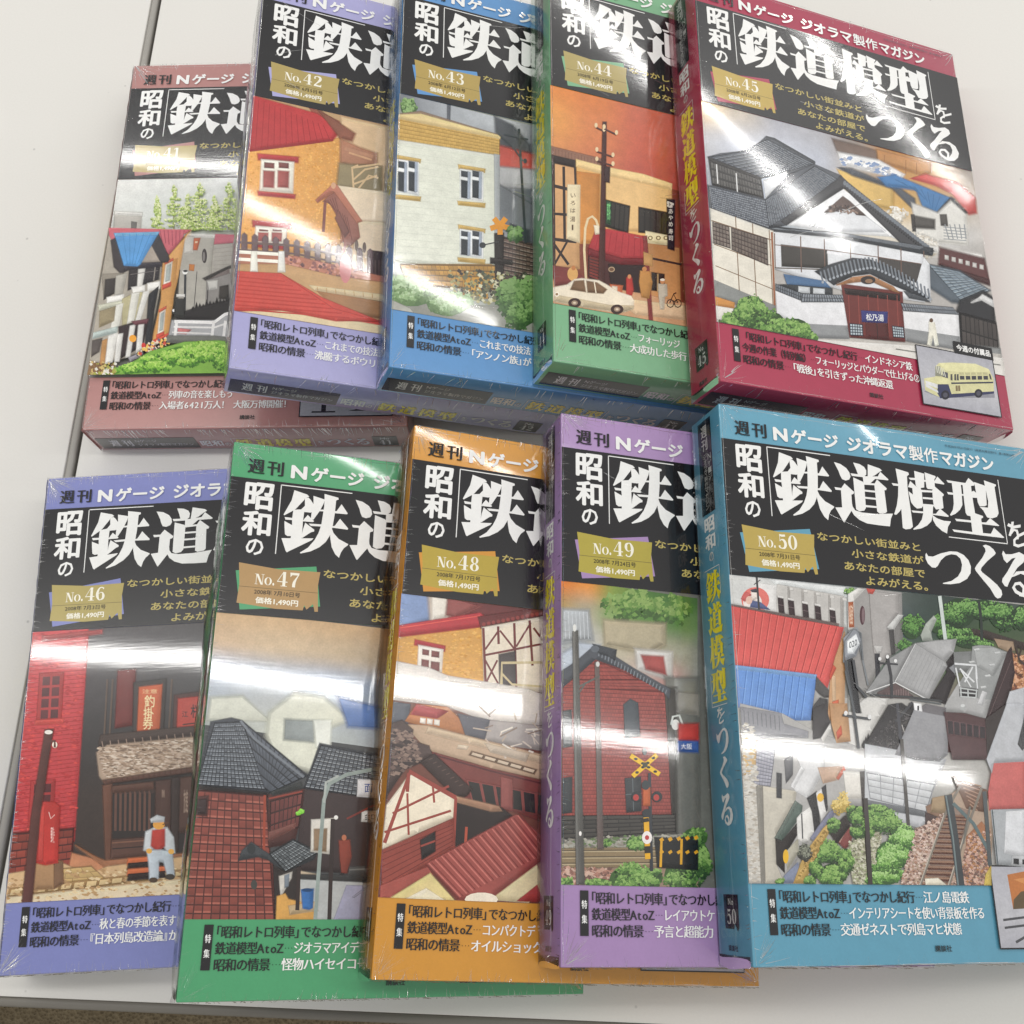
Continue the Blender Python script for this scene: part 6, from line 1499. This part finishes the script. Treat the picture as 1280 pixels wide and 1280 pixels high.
    # spine and foot print: black head, title, number tag
    for side, mk in (('spine_print', spine), ('foot_print', foot)):
        P = mk(0.05)
        sp = side == 'spine_print'
        Ls = 1.0 if sp else BOX_W / BOX_H
        d0, d1 = (10.5, 25.5) if sp else (13.5, 30.5)
        P.rect((3 if sp else 2.2), d0, 58 if sp else 66.5, d1, INK); P.up()
        if sp:
            dp = lambda g0, g1: (g0, g1)
            def ch(s, v0, v1, a, b, col, w=.02, mi=0.0, title=False):
                # upright signs stacked down the spine; a..b is the depth span, right edge of a sign lies toward the cover
                n = len(s); h = (v1 - v0) / n
                for i, c in enumerate(s):
                    f = lambda X, Y: (Y, X)
                    if title and c in TGT:
                        tl, x0, y0, x1, y1 = TGT[c]
                        for j, (q, fs) in enumerate(tl):
                            P.tri([(v0 + i * h + (p[1] - y0) / (y1 - y0) * h * .97, b - (p[0] - x0) / (x1 - x0) * (b - a)) for p in q], fs, col, P.z + j * DZ * .25)
                    else:
                        text(P, c, (0, 0, 1, 1), col, w, mi, xf=lambda X, Y, i=i: (v0 + i * h + Y * h * .9, b - X * (b - a)))
                P.up()
            ch('週刊', 6, 22, 15, 22, 'c8c8c4'); ch('Nゲージ', 24, 40, 12, 15.5, 'b8b8b4', .01); ch('ジオラマ製作マガジン', 23, 56, 16.5, 20.5, 'b8b8b4', .01)
            ch('昭和', 60, 79.5, 12, 23.5, 'ececea', .035); ch('の', 80, 86, 15, 20, 'd4d4d0')
            ch('鉄道模型', 90.5, 161, 9.4, 25.4, 'f0e020', title=True)
            ch('を', 163, 172, 13, 21, 'f0f0ec', title=True); ch('つ', 174, 187, 10.5, 23, 'f0f0ec', title=True); ch('く', 188, 204, 13, 21.5, 'f0f0ec', title=True); ch('る', 206, 222, 10.5, 22.5, 'f0f0ec', title=True)
            P.rect(89, 9.4, 89.4, 26, PAPER); P.rect(89, 9.4, 105, 9.8, PAPER); P.rect(162, 9.6, 162.4, 26, PAPER); P.rect(146, 25.6, 162.4, 26, PAPER)
            P.poly([(253.4, 11), (253.4, 25), (269, 24.5), (269, 16), (266.5, 15), (270, 12.5), (268.5, 11)], INK); P.up()
            ch('N', 255, 258.5, 18.2, 20.6, 'd0d0cc'); ch('o', 256.2, 258.5, 15.6, 17.4, 'd0d0cc')
            s = str(k)
            for i, c in enumerate(s):
                for j, q in enumerate(NUM[c]): P.poly([(260 + b * 6.8, 22.6 - i * 5 - a * 4.4) for a, b in q], 'd0d0cc', P.z + j * DZ * .05)
            P.up(3)
            for i, c in enumerate('講談社'): text(P, c, (0, 0, 1, 1), '203038', .02, 0, xf=lambda X, Y, i=i: (276.2 + Y * 2.8, 22.5 - i * 3.2 - X * 2.8))
        else:
            text(P, '週', (9.6, 17.0, 15.8, 26.5), 'c4c4c4', mincho=.02); text(P, '刊', (18, 17.0, 24, 26.5), 'c4c4c4', mincho=.02)
            text(P, 'Nゲージ', (27, 16.5, 41, 20.6), 'b4b4b4', .01); text(P, 'ジオラマ製作マガジン', (27, 22.2, 63.5, 26.6), 'b4b4b4', .01)
            text(P, '昭和', (68.5, 18.6, 83, 28), 'd8d8d8', .03); text(P, 'の', (84, 22.6, 88, 27.6), 'd8d8d8')
            for i, c in enumerate('鉄道模型'): title_glyph(P, c, 'e4d43c', (91.5 + i * 12.6, 17.6, 103 + i * 12.6, 29.5)); P.up()
            for c, b in (('を', (145, 21.5, 149, 27.5)), ('つ', (151, 19.5, 160, 27.5)), ('く', (162, 18.5, 168, 28.5)), ('る', (170, 18.5, 178.5, 28.5))): title_glyph(P, c, 'ccccd0', b); P.up()
            P.rect(89.6, 15.8, 90, 30.5, 'd8d8d8'); P.rect(89.6, 15.8, 103, 16.2, 'd8d8d8'); P.rect(142.4, 16, 142.8, 30.5, 'd8d8d8'); P.rect(130, 30.1, 142.8, 30.5, 'd8d8d8')
            P.rect(181, 15.5, 197, 30.5, INK); P.up()
            text(P, 'No', (186, 17.5, 192, 20.5), 'ccccd0', mincho=.02); number(P, str(k), (184.5, 21.8, 193.5, 28.6), 'ccccd0')
        P.build(side, M_INK, t)
    for o in t.children_recursive:
        if 'lettering' in o.name or o.name.startswith(('spine_print', 'foot_print')): o['kind'] = 'stuff'
    wrinkles(k, t)
    film_bulge(k, t)
    return t

LAB = {
41: 'magazine No. 41 in shrink film, dusty pink bands, lying left in the upper row',
42: 'magazine No. 42 in shrink film, pale lilac bands, orange house with red roof on cover',
43: 'magazine No. 43 in shrink film, mid blue bands, cream building on cover',
44: 'magazine No. 44 in shrink film, pale green bands, white car under orange sky on cover',
45: 'magazine No. 45 in shrink film, crimson bands, tiled bath-house on cover',
46: 'magazine No. 46 in shrink film, violet-blue bands, seated man by red letter box',
47: 'magazine No. 47 in shrink film, strong green bands, dark tiled roofs on cover',
48: 'magazine No. 48 in shrink film, orange bands, brown train among roofs on cover',
49: 'magazine No. 49 in shrink film, purple bands, red brick warehouse on cover',
50: 'magazine No. 50 in shrink film, sky blue bands, red and blue roofs on cover'}
for k in sorted(LAB): magazine(k, LAB[k])

SC.cycles.transparent_max_bounces = 24
